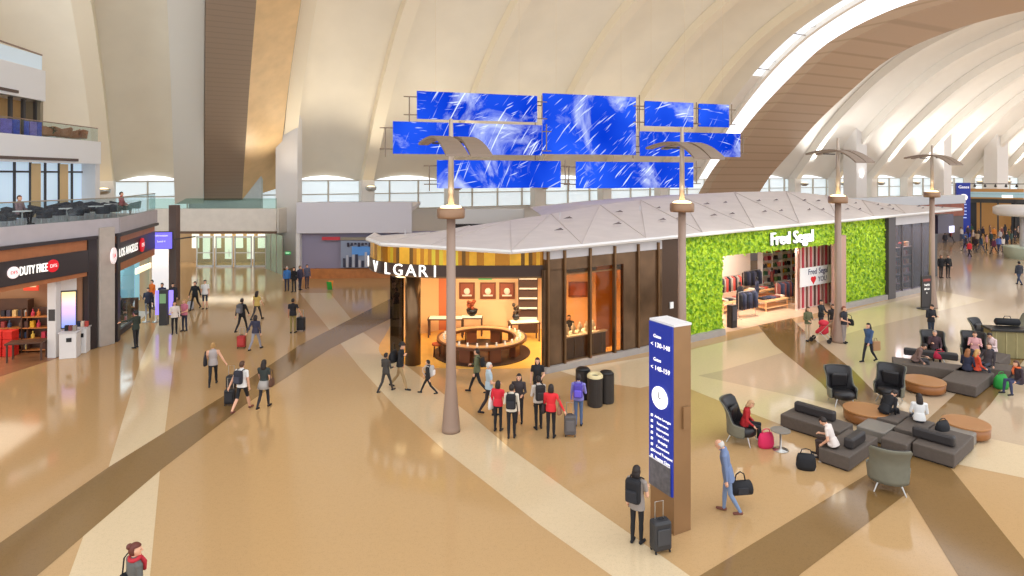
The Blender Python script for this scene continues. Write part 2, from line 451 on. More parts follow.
# ================================================================== LEFT BACK: bridge, doors, shop
bd = struct(thing('footbridge', 'pale footbridge crossing above the glass exit doors', 'bridge', (-22,53,0)))
stone = mat('pale stone cladding', (240,236,228), .6, noise=.04, nscale=2)
L = PD(150,232,52); R_ = PD(277,234,52)
MB().slab((L[0],52), (R_[0],52), .4, 3.35, 5.25).build('parapet', stone, bd, bevel=.03)
MB().slab((L[0],52.1), (R_[0],52.1), .5, 3.15, 3.35).build('edge_strip', mat('bridge edge', (120,96,80), .6), bd)
MB().prism([(L[0],52.2),(R_[0],52.2),(R_[0],58),(L[0],58)], 3.2, 3.5).build('deck', stone, bd)
MB().slab((R_[0],52), (R_[0]+.7,58), .3, 3.15, 5.25).build('end_panel', stone, bd)
MB().slab((L[0],51.9), (R_[0],51.9), .04, 5.25, 6.1).build('glass_rail', gl_green, bd)
gs = MB().slab(PD(180,0,57.5)[:2], PD(282,0,57.5)[:2], .3, 0, 3.3)
struct(gs.build('wall_exit', mat('exit lobby wall', (196,168,128), .6)))
gs = MB().slab(PD(190,0,54.6)[:2], PD(262,0,54.6)[:2], .4, 4.4, 8.6)
struct(gs.build('wall_bridge', mat('blue grey tile', (190,200,202), .5, noise=.05, nscale=4)), 'pale blue grey wall behind the footbridge', 'wall')
for i in range(4):
    x0 = 197+i*19; lb = ['left-hand glazed exit door under the footbridge','second glazed exit door under the footbridge','third glazed exit door under the footbridge','right-hand glazed exit door under the footbridge'][i]
    p0 = PD(x0,0,54.4); p1 = PD(x0+16.5,0,54.4)
    d = struct(thing('door_%d' % (i+1), lb, 'door', (p0[0], p0[1], 0)))
    mb = MB(); mb.slab(p0[:2], p1[:2], .1, 2.55, 2.7); mb.slab(p0[:2], p1[:2], .1, 0, .14)
    for q in (p0, p1): mb.box((q[0], q[1], 1.35), (.1,.1,2.7))
    mb.slab(p0[:2], p1[:2], .08, 1.2, 1.27)
    mb.build('door_frame', chrome, d)
    MB().slab(p0[:2], p1[:2], .03, .14, 2.55).build('pane', gl_green, d)
    MB().tube((p1[0]-.25,p1[1]-.12,.9),(p1[0]-.25,p1[1]-.12,1.5),.025,n=6).build('door_handle', chrome, d)
win2 = struct(thing('window_3', 'lit windows of the lobby behind the exit doors', 'window', (-26,57.2,0)))
for i in range(7):
    x0 = 192+i*11; p0, p1 = PD(x0,0,57.3), PD(x0+7,0,57.3)
    MB().slab(p0[:2], p1[:2], .06, 1.3 if i in (0,2,4,6) else .3, 2.6).build('pane', mat('lobby window light', (236,240,226), .4, emit=.9), win2)
for i in range(3):
    p0, p1 = PD(200+i*24,0,56), PD(214+i*24,0,56)
    struct(tag(MB().slab(p0[:2], p1[:2], .2, 2.95, 3.1).build('ceiling_lamp', mat('cove light', (255,240,210), .5, emit=2)), 'warm cove light over the exit doors, %s from the left' % ['first','second','third'][i], 'lamp'))
gw = struct(thing('window_4', 'green tinted glass screen right of the exit doors', 'window', (-20,52,0)))
p0, p1 = PD(266,0,53.5), PD(283,0,50)
MB().slab(p0[:2], p1[:2], .08, 0, 3.15).build('pane', mat('green glass screen', (168,190,168), .15, .1), gw)
mb = MB()
for t in (0,.33,.66,1): mb.box((p0[0]+(p1[0]-p0[0])*t, p0[1]+(p1[1]-p0[1])*t-.06, 1.57),(.07,.07,3.15))
mb.build('window_frame', chrome, gw)
area('lobby_light', (-25,55.6,3.1), (0,0,0), 5, 90, (1,.9,.72), 2)
# grey shop box
gx = thing('grey_shop', 'grey shop box with tall blank parapet and street poster window', 'shop', (-11,47,0))
gwall = mat('lilac grey panel', (216,214,222), .6); gsh = mat('violet grey shopfront', (150,144,166), .55)
p0, p1 = PD(297,0,48), PD(412,0,48.6)
MB().slab(p0[:2], p1[:2], .4, 3.55, 5.95).build('parapet', gwall, gx, bevel=.02)
MB().prism([p0[:2], p1[:2], (p1[0]-1,60), (p0[0]-2,60)], 5.2, 5.5).build('roof', gwall, gx)
MB().slab(PD(300,0,48.6)[:2], PD(470,0,49.6)[:2], .3, .75, 3.6).build('front_panel', gsh, gx)
MB().slab(PD(297,0,48.2)[:2], PD(301,0,48.2)[:2], .5, 0, 3.6).build('corner_post', offw, gx)
MB().slab(PD(300,0,48.3)[:2], PD(470,0,49.2)[:2], .35, 0, .75).build('base_band', wood, gx)
mb = MB().slab(PD(341,0,48.3)[:2], PD(384,0,48.4)[:2], .12, .85, 2.95); po = mb.build('poster', mat('poster grey', (150,160,182), .5), gx)
mb = MB().slab(PD(352,0,48.2)[:2], PD(372,0,48.25)[:2], .06, 1.8, 2.5); mb.build('poster_sky', mat('poster sky', (84,140,206), .5, emit=.15), po)
mb = MB()
rr = random.Random(3)
for i in range(13):
    x = 343+i*3.1; q0, q1 = PD(x,0,48.15), PD(x+2.4,0,48.15); mb.slab(q0[:2], q1[:2], .05, .9, 1.4+rr.random()*.8, i % 2)
mb.build('poster_buildings', [mat('poster dark', (52,56,78), .5), mat('poster pale', (188,190,202), .5)], po)
mb = MB()
for i in range(9):
    x = 347+i*3.6; q0, q1 = PD(x,0,48.1), PD(x+2.2,0,48.1); mb.slab(q0[:2], q1[:2], .05, 2.5+.08*(i%3), 2.8)
mb.build('poster_script', mat('poster ink', (36,34,60), .5), po)
q = PD(362,0,48.0); mb = MB()
MB().slab(PD(322,0,48.2)[:2], PD(340,0,48.25)[:2], .08, 3.0, 3.25).build('sign_strip', mat('red sign strip', (205,60,72), .5), gx)
MB().slab(PD(341,0,48.2)[:2], PD(384,0,48.3)[:2], .08, 3.0, 3.22).build('sign_strip', mat('olive sign strip', (150,140,122), .5), gx)
MB().slab(PD(372,0,47.9)[:2], PD(388,0,48.0)[:2], .06, .9, 2.7).build('yellow_poster', mat('ochre poster', (216,186,130), .5), gx)
# small exit sign
ex = PD(288,253,49.5)
e = thing('exit_sign', 'small green lit exit sign beside the white pillar', 'sign', (ex[0],ex[1],ex[2]-.15))
MB().box(ex,(.42,.08,.24)).build('sign_box', mat('green lit sign', (40,170,90), .4, emit=.4), e)
text('sign_letters', 'EXIT', .15, facing((ex[0],ex[1]-.06,ex[2]), (1,0,0)), white_em, e, .005)
# brown pillar and blue monitor near the left shops
x, y, z = PD(174.5, 300, 40); zt = PD(174.5,205,40)[2]
column((x,y), .5, .5, zt, mat('brown pillar', (112,92,84), .45, .3), 'slim brown pillar beside the purple monitor')
p = PD(162,240.5,37.5)
mo = thing('monitor', 'purple blue lit information monitor on the brown pillar', 'monitor', (p[0],p[1],p[2]-.5))
MB().box(p,(1.12,.12,.98),.1).build('screen', mat('violet screen', (120,110,235), .4, emit=.9), mo)
MB().box((p[0],p[1]+.1,p[2]),(1.2,.1,1.06),.1).build('casing', dgrey, mo)
MB().box((p[0]+.5,p[1]+1.2,p[2]),(.08,2.4,.08),-.25).build('bracket', dgrey, mo)
for k, s in enumerate(['Information', 'Level 4']):
    text('screen_text', s, .16, facing((p[0],p[1]-.075,p[2]+.3-.35*k), (math.cos(.1),math.sin(.1),0)), white_em, mo, .003)
# ================================================================== SHOP PAVILION
A0 = (1.35,25.4); TF = (.837,.547); NF = (-.547,.837)
RZF = math.atan2(TF[1], TF[0])
def FS(s, off=0.0, z=None):
    p = (A0[0]+TF[0]*s+NF[0]*off, A0[1]+TF[1]*s+NF[1]*off)
    return p if z is None else (*p, z)
def SP(px, off=0.0):
    u = (px-512)/F; x0 = A0[0]+NF[0]*off; y0 = A0[1]+NF[1]*off
    return (u*y0-x0)/(TF[0]-u*TF[1])
def eave(s): return 5.2+.0115*max(0, s)
CC = (-1.0,31.2); CR = 5.65
def ARC(deg, r=CR, z=None):      # 0 deg = straight toward the viewer, negative = to the left
    a = math.radians(deg); s_, c_ = math.sin(a), math.cos(a); r = r/(abs(s_)**3+abs(c_)**3)**(1/3.0); p = (CC[0]+r*s_, CC[1]-r*c_)
    return p if z is None else (*p, z)
# roof
roofm = mat('pale roof membrane', (210,202,198), .6, noise=.05, nscale=1.2)
rf = thing('pavilion_roof', 'pale faceted roof over the row of shops', 'roof', (8,36,0))
RIDGE = [(392,243,27.5),(430,232.5,30),(470,226,32),(510,220,33.7),(551,214,35.3),(600,205,37.5),(640,200,39.3),(680,196,41),(734,192,43.2),(786,191,45),(825,195,46),(862,200,46.7),(895,204.5,47),(950,208.5,47.3)]
rid = [PD(*r) for r in RIDGE]
ev = [ARC(d, 5.85, 5.2) for d in (-88,-66,-44,-22)]+[FS(s, -.55, eave(s)) for s in (-2.0,1.5,5.2,9,13,17,21,25,29,37.3)]
mb = MB(); vs = ev+[(e[0],e[1],e[2]-.16) for e in ev]+rid+[(r[0]-(4 if i > 4 else 0),r[1]+(9 if i > 4 else 5),r[2]-.6) for i, r in enumerate(rid)]
n = len(ev); fs = []
for i in range(n-1):
    fs += [(n+i, n+i+1, i+1, i), (i, i+1, 2*n+i), (i+1, 2*n+i+1, 2*n+i), (2*n+i, 2*n+i+1, 3*n+i+1, 3*n+i)]
mb.add(vs, fs); mb.build('membrane', roofm, rf)
mb = MB()
for i in range(0, n):
    mb.tube((ev[i][0],ev[i][1],ev[i][2]+.01), (rid[i][0],rid[i][1],rid[i][2]+.02), .02, n=5)
    if i < n-1: mb.tube((ev[i+1][0],ev[i+1][1],ev[i+1][2]+.01), (rid[i][0],rid[i][1],rid[i][2]+.02), .015, n=5)
mb.build('seam', mat('roof seam', (200,191,187), .6), rf)
mb = MB()
for i in range(n-1): mb.tube(tuple(np.array(ev[i])+(0,0,-.08)), tuple(np.array(ev[i+1])+(0,0,-.08)), .09, n=6)
mb.build('eave_edge', offw, rf)
rr = random.Random(5)
for i in range(4, n-1):                       # small dark triangular roof vents
    for t in (.3,.62):
        for q in ((.35,.7) if i > 5 else (.5,)):
            e = Vector(ev[i])*(1-q)+Vector(ev[i+1])*q; r = Vector(rid[i])*(1-q)+Vector(rid[i+1])*q
            c = e*(1-t)+r*t+Vector((0,0,.1)); d = (r-e).normalized(); tt = Vector((*TF,0))
            wv = .2+.15*rr.random()
            mb = MB(); mb.add([tuple(c-tt*wv), tuple(c+tt*wv), tuple(c+d*.35+tt*wv*.2), tuple(c+Vector((0,0,.11))+tt*.1)], [(0,1,3),(1,2,3),(2,0,3),(0,2,1)])
            mb.m = [1,0,0,0]; mb.build('roof_vent', [roofm, mat('vent opening', (104,92,90), .7)], rf)
for px, y, d in [(560,222,33),(640,214,35),(405,240,29)]:
    q = PD(px,y,d); MB().tube((q[0],q[1],q[2]-.5),(q[0],q[1],q[2]+.5),.025,n=5).build('roof_pin', lgrey, rf)
# ---- jewellery shop
js = thing('jewellery_shop', 'jewellery shop with curved gold fascia and BVLGARI sign', 'shop', (-1.2,31.4,0))
gold = mat('gold fluted panel', (222,166,44), .3, .45, noise=.2, nscale=1.5)
AD = np.linspace(-84, 24, 55)
mb = MB(); da = list(np.linspace(-84, 24, 73)); rg = random.Random(4)
for i in range(72):
    mb.add([ARC(da[i],CR+.08,4.35),ARC(da[i+1],CR+.08,4.35),ARC(da[i+1],CR+.08,5.06),ARC(da[i],CR+.08,5.06)], [(0,1,2,3)], rg.choice([0,0,1,2,3]) if i % 2 else rg.choice([0,1]))
mb.build('gold_fascia', [gold, mat('amber panel', (178,118,26), .25, .5), mat('dark amber panel', (104,72,20), .25, .5), mat('lemon gold panel', (206,182,50), .25, .4)], js)
mb = MB(); rows = []
for r, z in ((CR+.12,4.36),(CR+.12,3.84),(CR-.4,3.84),(CR-.4,4.36),(CR+.12,4.36)): rows.append([ARC(d, r, z) for d in AD])
mb.grid(rows); sg = mb.build('sign_band', mat('bronze brown signboard', (64,44,34), .4, .2), js)
mb = MB(); mb.grid([[ARC(d, CR+.14, z) for d in AD] for z in (3.83,3.90)]); mb.build('edge_strip', bronze, js)
for ch, px in zip('BVLGARI', (366,375.5,387,398,411,423,435)):
    best = min(np.linspace(-80,10,901), key=lambda d_: abs(512+F*ARC(d_,CR+.16)[0]/ARC(d_,CR+.16)[1]-px)+(40 if d_ < -64 else 0))
    q0, q1 = ARC(best-1,CR+.16), ARC(best+1,CR+.16); p = (*ARC(best,CR+.16), 4.09); rt = (q1[0]-q0[0], q1[1]-q0[1], 0)
    t = text('sign_letter', ch, .70, facing(p, rt), white_em, js, .03, sx=1.05 if ch not in 'I' else 1.0)
# ceiling, floor, interior walls
deg = list(np.linspace(-84, 24, 28))
inn = [ARC(d, CR-.3) for d in deg]+[FS(7.6,.3), FS(7.6,7.5), (-6.6,34.5)]
MB().prism(inn, 3.78, 3.84).build('ceiling_panel', mat('shop ceiling', (250,236,214), .6), js)
MB().prism(inn, .0, .012).build('shop_floor', mat('honey shop floor', (232,176,84), .22, noise=.05, nscale=2), js)
MB().slab((-6.2,32.6), (4.6,32.6), .2, 0, 3.8).build('back_panel', peach, js)
MB().slab(PD(398,0,30.6)[:2], PD(440,0,32.4)[:2], .15, 0, 3.8).build('side_panel', mat('amber side panel', (238,192,134), .6), js)
MB().slab((4.6,32.6), FS(8.2,.6), .15, 0, 3.8).build('side_panel', mat('amber side panel', (238,192,134), .6), js)
for px, dd, wpx, nm in ((413,26.5,15,'pillar'),):
    p = PD(px,0,dd); MB().lathe([(.33,0),(.33,3.85)], (p[0],p[1],0), 20).build('pillar', bronze, js, smooth=True)
p = PD(398,0,27); MB().slab(PD(391,0,27.8)[:2], PD(403,0,26.6)[:2], .08, 0, 3.85).build('window', gl_dark, js)
p = PD(449.5,0,32.2); MB().slab(PD(436,0,32.3)[:2], PD(452,0,32.3)[:2], .1, 0, 3.2).build('door', mat('coral panel', (216,120,70), .5), js)
for px, y in ((404,291),(440,290),(500,283.5)):
    dd = 27.5 if px > 450 else 26.8
    p = PD(px,0,dd); MB().lathe([(.02,0),(.34,.02),(.38,.07),(.02,.10)], (p[0],p[1],3.68), 18).build('ceiling_lamp', warm_em, js, smooth=True)
p = PD(484,283,31); MB().box((p[0],32.4,2.75),(.7,.06,.28)).build('exit_sign', mat('green lit sign', (40,190,90), .4, emit=.8), js)
# facade of the jewellery shop (windows, fins)
def fbox(s0, s1, z0, z1, off=0, t=.2): return MB().slab(FS(s0,off), FS(s1,off), t, z0, z1)
fbox(0,6.7,4.62,eave(3)-.15).build('top_band', lgrey, js)
fbox(0,6.7,4.12,4.62).build('head_panel', bronze_d, js)
fbox(-.1,.95,.25,4.2).build('bronze_panel', bronze_d, js)
s0, s1 = SP(566), SP(622)
fbox(s1,6.7,.25,4.15).build('bronze_panel', bronze_d, js)
fbox(.95,s1,.25,4.12,0,.04).build('shop_window', gl_bronze, js)
fbox(-.1,6.8,0,.25,-.03,.4).build('plinth', grey, js)
for px in (546,562.5,588,612.5,636,656):
    s = SP(px); MB().slab(FS(s-.05,-.12), FS(s+.05,-.12), .18, .2, 4.95).build('fin', bronze, js, bevel=.01)
fbox(s1-1.0,s1,.3,4.1,.6,.05).build('amber_screen', mat('amber wood screen', (222,140,60), .4), js)
fbox(6.7,8.4,.0,eave(7),.15,.3).build('end_pier', mat('bronze pier', (78,58,44), .35, .4), js)
p = FS(7.4,-.05,1.9); MB().box(p,(.22,.05,.3),RZF).build('notice', white, js)
# things in the jewellery shop
def picture(px, i):
    p = PD(px,0,32.45); z = 2.02
    t = thing('framed_picture', ['left','middle','right'][i]+' of the three brown framed jewel pictures on the peach wall', 'picture', (p[0],32.45,1.6), group='jewellery shop pictures')
    MB().box((p[0],32.45,z),(.82,.06,.86)).build('frame', mat('picture frame', (120,62,30), .5), t)
    MB().box((p[0],32.41,z+.06),(.66,.02,.6)).build('canvas', mat('picture brown', (150,78,52), .6), t)
    mb = MB(); mb.ball((p[0],32.39,z-.02),(.16,.03,.17)); mb.box((p[0],32.39,z-.24),(.5,.02,.08)); mb.build('jewel', mat('picture pale', (240,222,200), .6), t)
for i, px in enumerate((467,488,507)): picture(px, i)
# round display counter
tcx, tcy = PD(482,0,28.2)[:2]
t = thing('display_counter', 'round ring shaped jewel counter in the shop', 'counter', (tcx,tcy,0))
mb = MB(); mb.grid([[(tcx+r*math.cos(q), tcy+r*math.sin(q), z) for q in np.linspace(0,2*PI,49)] for r, z in ((1.45,.64),(1.45,.74),(2.05,.74),(2.05,.64),(1.45,.64))])
mb.build('counter_top', mat('dark counter', (92,52,28), .3), t)
mb = MB(); mb.grid([[(tcx+r*math.cos(q), tcy+r*math.sin(q), .745) for q in np.linspace(0,2*PI,49)] for r in (1.56,1.94)])
mb.build('glass_case', mat('amber case top', (206,160,108), .3), t)
MB().lathe([(2.2,.015),(2.2,.05)], (tcx,tcy,0), 40).build('base', mat('counter dark plinth', (60,36,22), .5), t)  # thin dark base disc under the counter ring
for k in range(8):
    q = 2*PI*(k+.5)/8; MB().box((tcx+1.6*math.cos(q), tcy+1.72*math.sin(q), .33), (.5,.3,.64), q+PI/2).build('pedestal', mat('counter leg', (110,58,28), .4), t)
for k in range(26):
    q = 2*PI*k/26+.05
    if math.sin(q) > .75: continue
    o = MB(); o.lathe([(.05,0),(.06,.02),(.03,.1),(.045,.14),(.01,.16)], (0,0,0), 8)
    o = o.build('jewel_stand', mat('ivory stand', (255,246,228), .5), smooth=True); o.location = (tcx+1.74*math.cos(q), tcy+1.74*math.sin(q), .746)
    tag(o, 'small ivory jewel stand on the round counter', 'jewel stand', 'jewel stands on the round counter')
for px, col in ((437,'left'),(463,'middle'),(476,'right')):
    p = PD(px,0,26.9 if px != 437 else 27.6)
    ch = thing('stool', 'amber upholstered stool at the round counter, %s of three' % col, 'stool', (p[0],p[1],0), group='stools at the round counter')
    MB().lathe([(.2,.5),(.23,.53),(.22,.6),(.05,.62)], (0,0,0), 14).build('seat', mat('amber seat', (206,92,40), .6), ch, local=True, smooth=True)
    for k in range(4):
        q = PI/4+k*PI/2; MB().tube((.15*math.cos(q),.15*math.sin(q),.52),(.19*math.cos(q),.19*math.sin(q),.0),.02,n=6).build('leg', wood_d, ch, local=True)
def console(name, label, x, y, w_, d_, rz=0):
    t = thing(name, label, 'table', (x,y,0), rz)
    MB().box((0,0,.9),(w_,d_,.06)).build('table_top', wood_d, t, local=True, bevel=.01)
    MB().box((0,0,.955),(w_*.9,d_*.8,.05)).build('glass_case', mat('lit case top', (252,232,190), .3, emit=.5), t, local=True)
    for sx in (-1,1):
        for sy in (-1,1): MB().box((sx*(w_/2-.06), sy*(d_/2-.06), .435),(.07,.07,.87)).build('leg', wood_d, t, local=True)
    return t
p = PD(524,0,30.2); console('console_table', 'dark console with lit case right of the round counter', p[0], p[1], 1.5, .7, .2)
p = PD(446,0,31); console('console_table', 'dark console with lit case below the coral panel', p[0], p[1], 1.8, .6)
p = PD(472,0,31.2); t2 = console('side_table', 'small dark table carrying the flower bowl', p[0], p[1], 1.1, .5)
t = thing('flower_bowl', 'dark flower bowl on the small table before the pictures', 'vase', (p[0],p[1],.985))
MB().lathe([(.12,0),(.26,.16),(.3,.34),(.25,.36)], (0,0,0), 16).build('bowl', black, t, local=True, smooth=True)
mb = MB()
for k in range(14): mb.ball((rr.uniform(-.2,.2), rr.uniform(-.2,.2), .42+rr.uniform(0,.3)), .09, 6)
mb.build('blossoms', mat('rust blossoms', (150,70,36), .7), t, local=True)
p = PD(524,0,30.3)
t = thing('flower_bowl', 'dark flower arrangement on the right-hand console', 'vase', (p[0]-.4,p[1],.985))
MB().lathe([(.1,0),(.18,.16),(.14,.3),(.12,.3)], (0,0,0), 14).build('vase', black, t, local=True, smooth=True)
mb = MB()
for k in range(10): mb.ball((rr.uniform(-.15,.15), rr.uniform(-.15,.15), .36+rr.uniform(0,.4)), .08, 6)
mb.build('blossoms', mat('dark blossoms', (70,52,36), .7), t, local=True)
# tall display shelf seen at the right end
p = PD(528,0,31.8)
t = thing('display_shelf', 'white lit display shelf at the back right of the jewellery shop', 'shelf', (p[0],p[1],0))
MB().box((0,0,1.7),(1.0,.3,3.4)).build('shelf_back', mat('dark shelf', (70,44,32), .5), t, local=True)
for k in range(5): MB().box((0,-.2,.8+.5*k),(.9,.3,.05)).build('shelf', mat('ivory stand', (255,246,228), .5), t, local=True)
# window counter with busts
sm = (SP(566)+SP(612))/2
q = FS(sm,.75); t = thing('window_counter', 'dark counter with ivory top behind the shop window', 'counter', (*q,0), RZF)
L = SP(612)-SP(566)
MB().box((0,0,.55),(L,.7,1.1)).build('cabinet', wood_d, t, local=True, bevel=.02)
MB().box((0,0,1.13),(L+.1,.8,.06)).build('counter_top', mat('ivory stand', (255,246,228), .5), t, local=True)
for k in range(5): MB().box((-L/2+L*(k+.5)/5,-.37,.55),(.05,.03,1.0)).build('batten', bronze, t, local=True)
for k in range(7):
    q = FS(SP(566)+.15+L*(k+.2)/7,.7, 1.16)
    o = MB().lathe([(.09,0),(.09,.03),(.04,.06),(.12,.2),(.1,.3),(.045,.36),(.05,.42),(.02,.45)], (0,0,0), 10).build('jewel_bust', mat('ivory stand', (255,246,228), .5), smooth=True)
    o.location = q; tag(o, 'ivory jewel bust on the window counter, %s from the left' % ORD[k], 'jewel bust', 'busts on the window counter')
p = (3.45,32.42)
t = thing('framed_picture', 'single brown framed picture seen through the shop window', 'picture', (*p,1.7), 0)
MB().box((0,0,.4),(1.0,.06,.8)).build('frame', mat('picture frame', (120,62,30), .5), t, local=True)
MB().box((0,-.04,.4),(.8,.02,.6)).build('canvas', mat('picture brown', (150,78,52), .6), t, local=True)
for lx, ly, tx, ty in ((-3.6,27.6,-3.6,29.5),(-1.6,27,-1.4,29.5),(.4,27.2,.4,29.6),(-2.6,29.2,-2.8,32),(-.4,29.4,-.4,32.2),(2.4,28.6,2.8,32)): spot('shop_spot', (lx,ly,3.7), (tx,ty,.4), 210, (1,.80,.54), 115, .6, .12)
for q in (1.4,2.8,4.2): spot('shop_window_spot', FS(q,1.5,3.7), FS(q,2.6,.6), 380, (1,.84,.6), 120, .6, .1)
# ---- fashion shop with the green wall
gs = thing('fashion_shop', 'fashion shop with bright green leaf wall and white script sign', 'shop', (*FS(18),0))
SG0, SG1, SG2, SG3 = 8.4, SP(722), SP(835), SP(884.5)
OT = 3.95
leafm = bpy.data.materials.new('leaf green'); leafm.use_nodes = True
nt = leafm.node_tree; b = nt.nodes['Principled BSDF']
tc = nt.nodes.new('ShaderNodeTexCoord'); nz = nt.nodes.new('ShaderNodeTexNoise'); nz.inputs['Scale'].default_value = 5; nz.inputs['Detail'].default_value = 6
rp = nt.nodes.new('ShaderNodeValToRGB'); rp.color_ramp.elements[0].position = .36; rp.color_ramp.elements[1].position = .64
rp.color_ramp.elements[0].color = lin((96,150,6)); rp.color_ramp.elements[1].color = lin((196,226,40))
nt.links.new(tc.outputs['Object'], nz.inputs['Vector']); nt.links.new(nz.outputs['Fac'], rp.inputs['Fac']); nt.links.new(rp.outputs['Color'], b.inputs['Base Color'])
b.inputs['Roughness'].default_value = .5
def leafwall(s0, s1, z0, z1, nm, seed):
    mb = MB(); mb.slab(FS(s0,.08), FS(s1,.08), .2, z0, z1)
    r = random.Random(seed); tx = Vector((*TF,0)); ny = Vector((-NF[0],-NF[1],0)); up = Vector((0,0,1))
    for k in range(int((s1-s0)*(z1-z0)*95)):
        s = r.uniform(s0,s1); z = r.uniform(z0,z1); c = Vector(FS(s,-.03,z))
        q = r.uniform(0,2*PI); d = (tx*math.cos(q)+up*math.sin(q)); e = ny*r.uniform(.5,1.0)+up*r.uniform(-.3,.3); L = r.uniform(.08,.15); wd = d.cross(ny).normalized()*L*.45
        tip = c+d*L+e*L*.7
        mb.add([tuple(c), tuple(c+(tip-c)*.5+wd), tuple(tip), tuple(c+(tip-c)*.5-wd)], [(0,1,2,3)])
    return mb.build(nm, leafm, gs)
leafwall(SG0, SG1, .3, eave(10)-.05, 'leaf_panel', 1)
leafwall(SG1, SG2+.01, OT, eave(15)-.05, 'leaf_panel', 2)
leafwall(SG2+.75, SG3, .3, eave(25)-.05, 'leaf_panel', 3)
fbox(SG0,SG1,0,.3,-.03,.4).build('plinth', grey, gs)
fbox(SG2+.7,SG3,0,.3,-.03,.4).build('plinth', grey, gs)
fbox(SG2,SG2+.75,0,eave(22)-1.0,-.02,.5).build('pillar', mat('rose brown pier', (188,150,136), .5), gs, bevel=.02)
sl = 'Fred Segal'
mid = (SP(768)+SP(809))/2; wid = SP(809)-SP(768)
rt3 = (*TF,0)
text('sign_letters', sl, .98, facing(FS(mid,-.22,4.58), rt3), mat('white sign face', (255,255,255), .5, emit=.75), gs, .05)
text('sign_shadow', sl, .98, facing(FS(mid+.06,-.12,4.53), rt3), mat('sign letter shadow', (60,60,90), .5), gs, .05)  # dark offset copy of the letters stands in for their cast shadow
# interior
fl_w = mat('shop wood floor', (226,190,158), .2, noise=.06, nscale=2)
DP = 7.0
MB().prism([FS(SG1-1,.1),FS(SG2+.7,.1),FS(SG2+1.5,DP),FS(SG1-3,DP)], 0, .012).build('shop_floor', fl_w, gs)
MB().prism([FS(SG1-1,.1),FS(SG2+.7,.1),FS(SG2+1.5,DP),FS(SG1-3,DP)], 4.0, 4.08).build('ceiling_panel', mat('shop white ceiling', (252,246,240), .6), gs)
MB().slab(FS(SG1-3,DP), FS(SG2+1.5,DP), .15, 0, 4.0).build('back_panel', mat('shop pale wall', (240,222,208), .6), gs)
MB().slab(FS(SG1-.2,.4), FS(SG1-3,DP), .1, 0, 4.0).build('side_panel', mat('shop pale wall', (240,222,208), .6), gs)
for q in (.12,.34,.56,.8):
    for o_, e_ in ((1.2,3.2),(4.0,6.6)): spot('shop_spot', FS(SG1+(SG2-SG1)*q,o_,3.9), FS(SG1+(SG2-SG1)*q,e_,.9), 430, (1,.9,.8), 125, .6, .1)
SX0, SX1 = SP(796,1.2), SP(829,1.2)
st = MB().slab(FS(SX0,1.2), FS(SX1,1.2), .12, 0, 3.98).build('striped_panel', mat('panel blush', (240,218,208), .6), gs)
cols = [(150,104,92),(188,60,76),(120,84,74),(208,92,102),(96,72,66),(176,54,66)]
for k in range(9):
    s = SX0+.12+(SX1-SX0-.24)*k/8
    MB().slab(FS(s-.05,1.08), FS(s+.07,1.08), .08, .1, 3.9).build('stripe', mat('stripe%d' % (k%6), cols[k%6], .5), st)
bn = thing('banner', 'white banner reading Fred Segal with a red heart and YOU', 'banner', FS((SX0+SX1)/2,.9,1.4), RZF)
W = SX1-SX0
MB().box((0,0,.56),(W+.15,.04,1.12)).build('cloth', white, bn, local=True)
bc = FS((SX0+SX1)/2,.86)
for w_, q in (('Fred',-.60),('Segal',.55)): text('banner_word', w_, .50, facing((bc[0]+TF[0]*q,bc[1]+TF[1]*q,2.23), rt3), mat('navy ink', (30,34,90), .5), bn, .004)
text('banner_word', 'YOU', .44, facing((bc[0]+TF[0]*.45,bc[1]+TF[1]*.45,1.73), rt3), mat('navy ink', (30,34,90), .5), bn, .004)
hp = []
for k in range(24):
    q = 2*PI*k/24; hp.append((16*math.sin(q)**3/60, (13*math.cos(q)-5*math.cos(2*q)-2*math.cos(3*q)-math.cos(4*q))/60))
mb = MB(); mb.add([(x-.5,-.025,z+.35) for x, z in hp]+[(x-.5,-.045,z+.35) for x, z in hp], [tuple(range(24,48))]+[(i,(i+1)%24,24+(i+1)%24,24+i) for i in range(24)])
mb.build('heart', mat('heart red', (215,30,40), .5), bn, local=True)
def garment_mats(i):
    cs = [(24,26,34),(40,46,70),(70,74,96),(120,60,56),(214,196,176),(34,34,40),(150,140,130),(180,70,60),(60,70,66)]
    return mat('cloth%d' % (i%9), cs[i%9], .8)
def rack(s, off, label, n, cbase, L=1.6):
    t = thing('clothes_rack', label, 'clothes rack', (*FS(s,off),0), RZF)
    mb = MB(); mb.tube((-L/2,0,1.5),(L/2,0,1.5),.02,n=6); 
    mb.build('rail', chrome, t, local=True)
    for sx in (-1,1):
        m2 = MB(); m2.tube((sx*L/2,0,0),(sx*L/2,0,1.5),.02,n=6); m2.box((sx*L/2,0,.03),(.05,.5,.05)); m2.build('upright', chrome, t, local=True)
    for k in range(n):
        x = -L/2+L*(k+.5)/n
        g = MB(); g.loft([((0,0,-.95),.03,.24),((0,0,-.5),.04,.23),((0,0,-.12),.045,.22),((0,0,-.02),.03,.06)], 10)
        g.tube((0,0,-.02),(0,0,.04),.008,n=5)
        o = g.build('garment', garment_mats(cbase+(k*7+n)%3), smooth=True); p = FS(s,off); o.location = (p[0]+TF[0]*x, p[1]+TF[1]*x, 1.47); o.rotation_euler = (0,0,RZF+rr.uniform(-.15,.15))
        tag(o, '%s garment, %s along the %s' % (['black','navy','slate','brick red','sand','charcoal','taupe','red','dark green'][(cbase+(k*7+n)%3)%9], ORD[k], label), 'garment', 'garments on the '+label)
sm = (SG1+SG2)/2
rack(SP(747,1.6), 1.6, 'front clothes rack of dark jackets', 9, 0, 1.5)
rack(SP(784,2.4), 2.4, 'clothes rack of navy and grey shirts', 8, 1, 1.5)
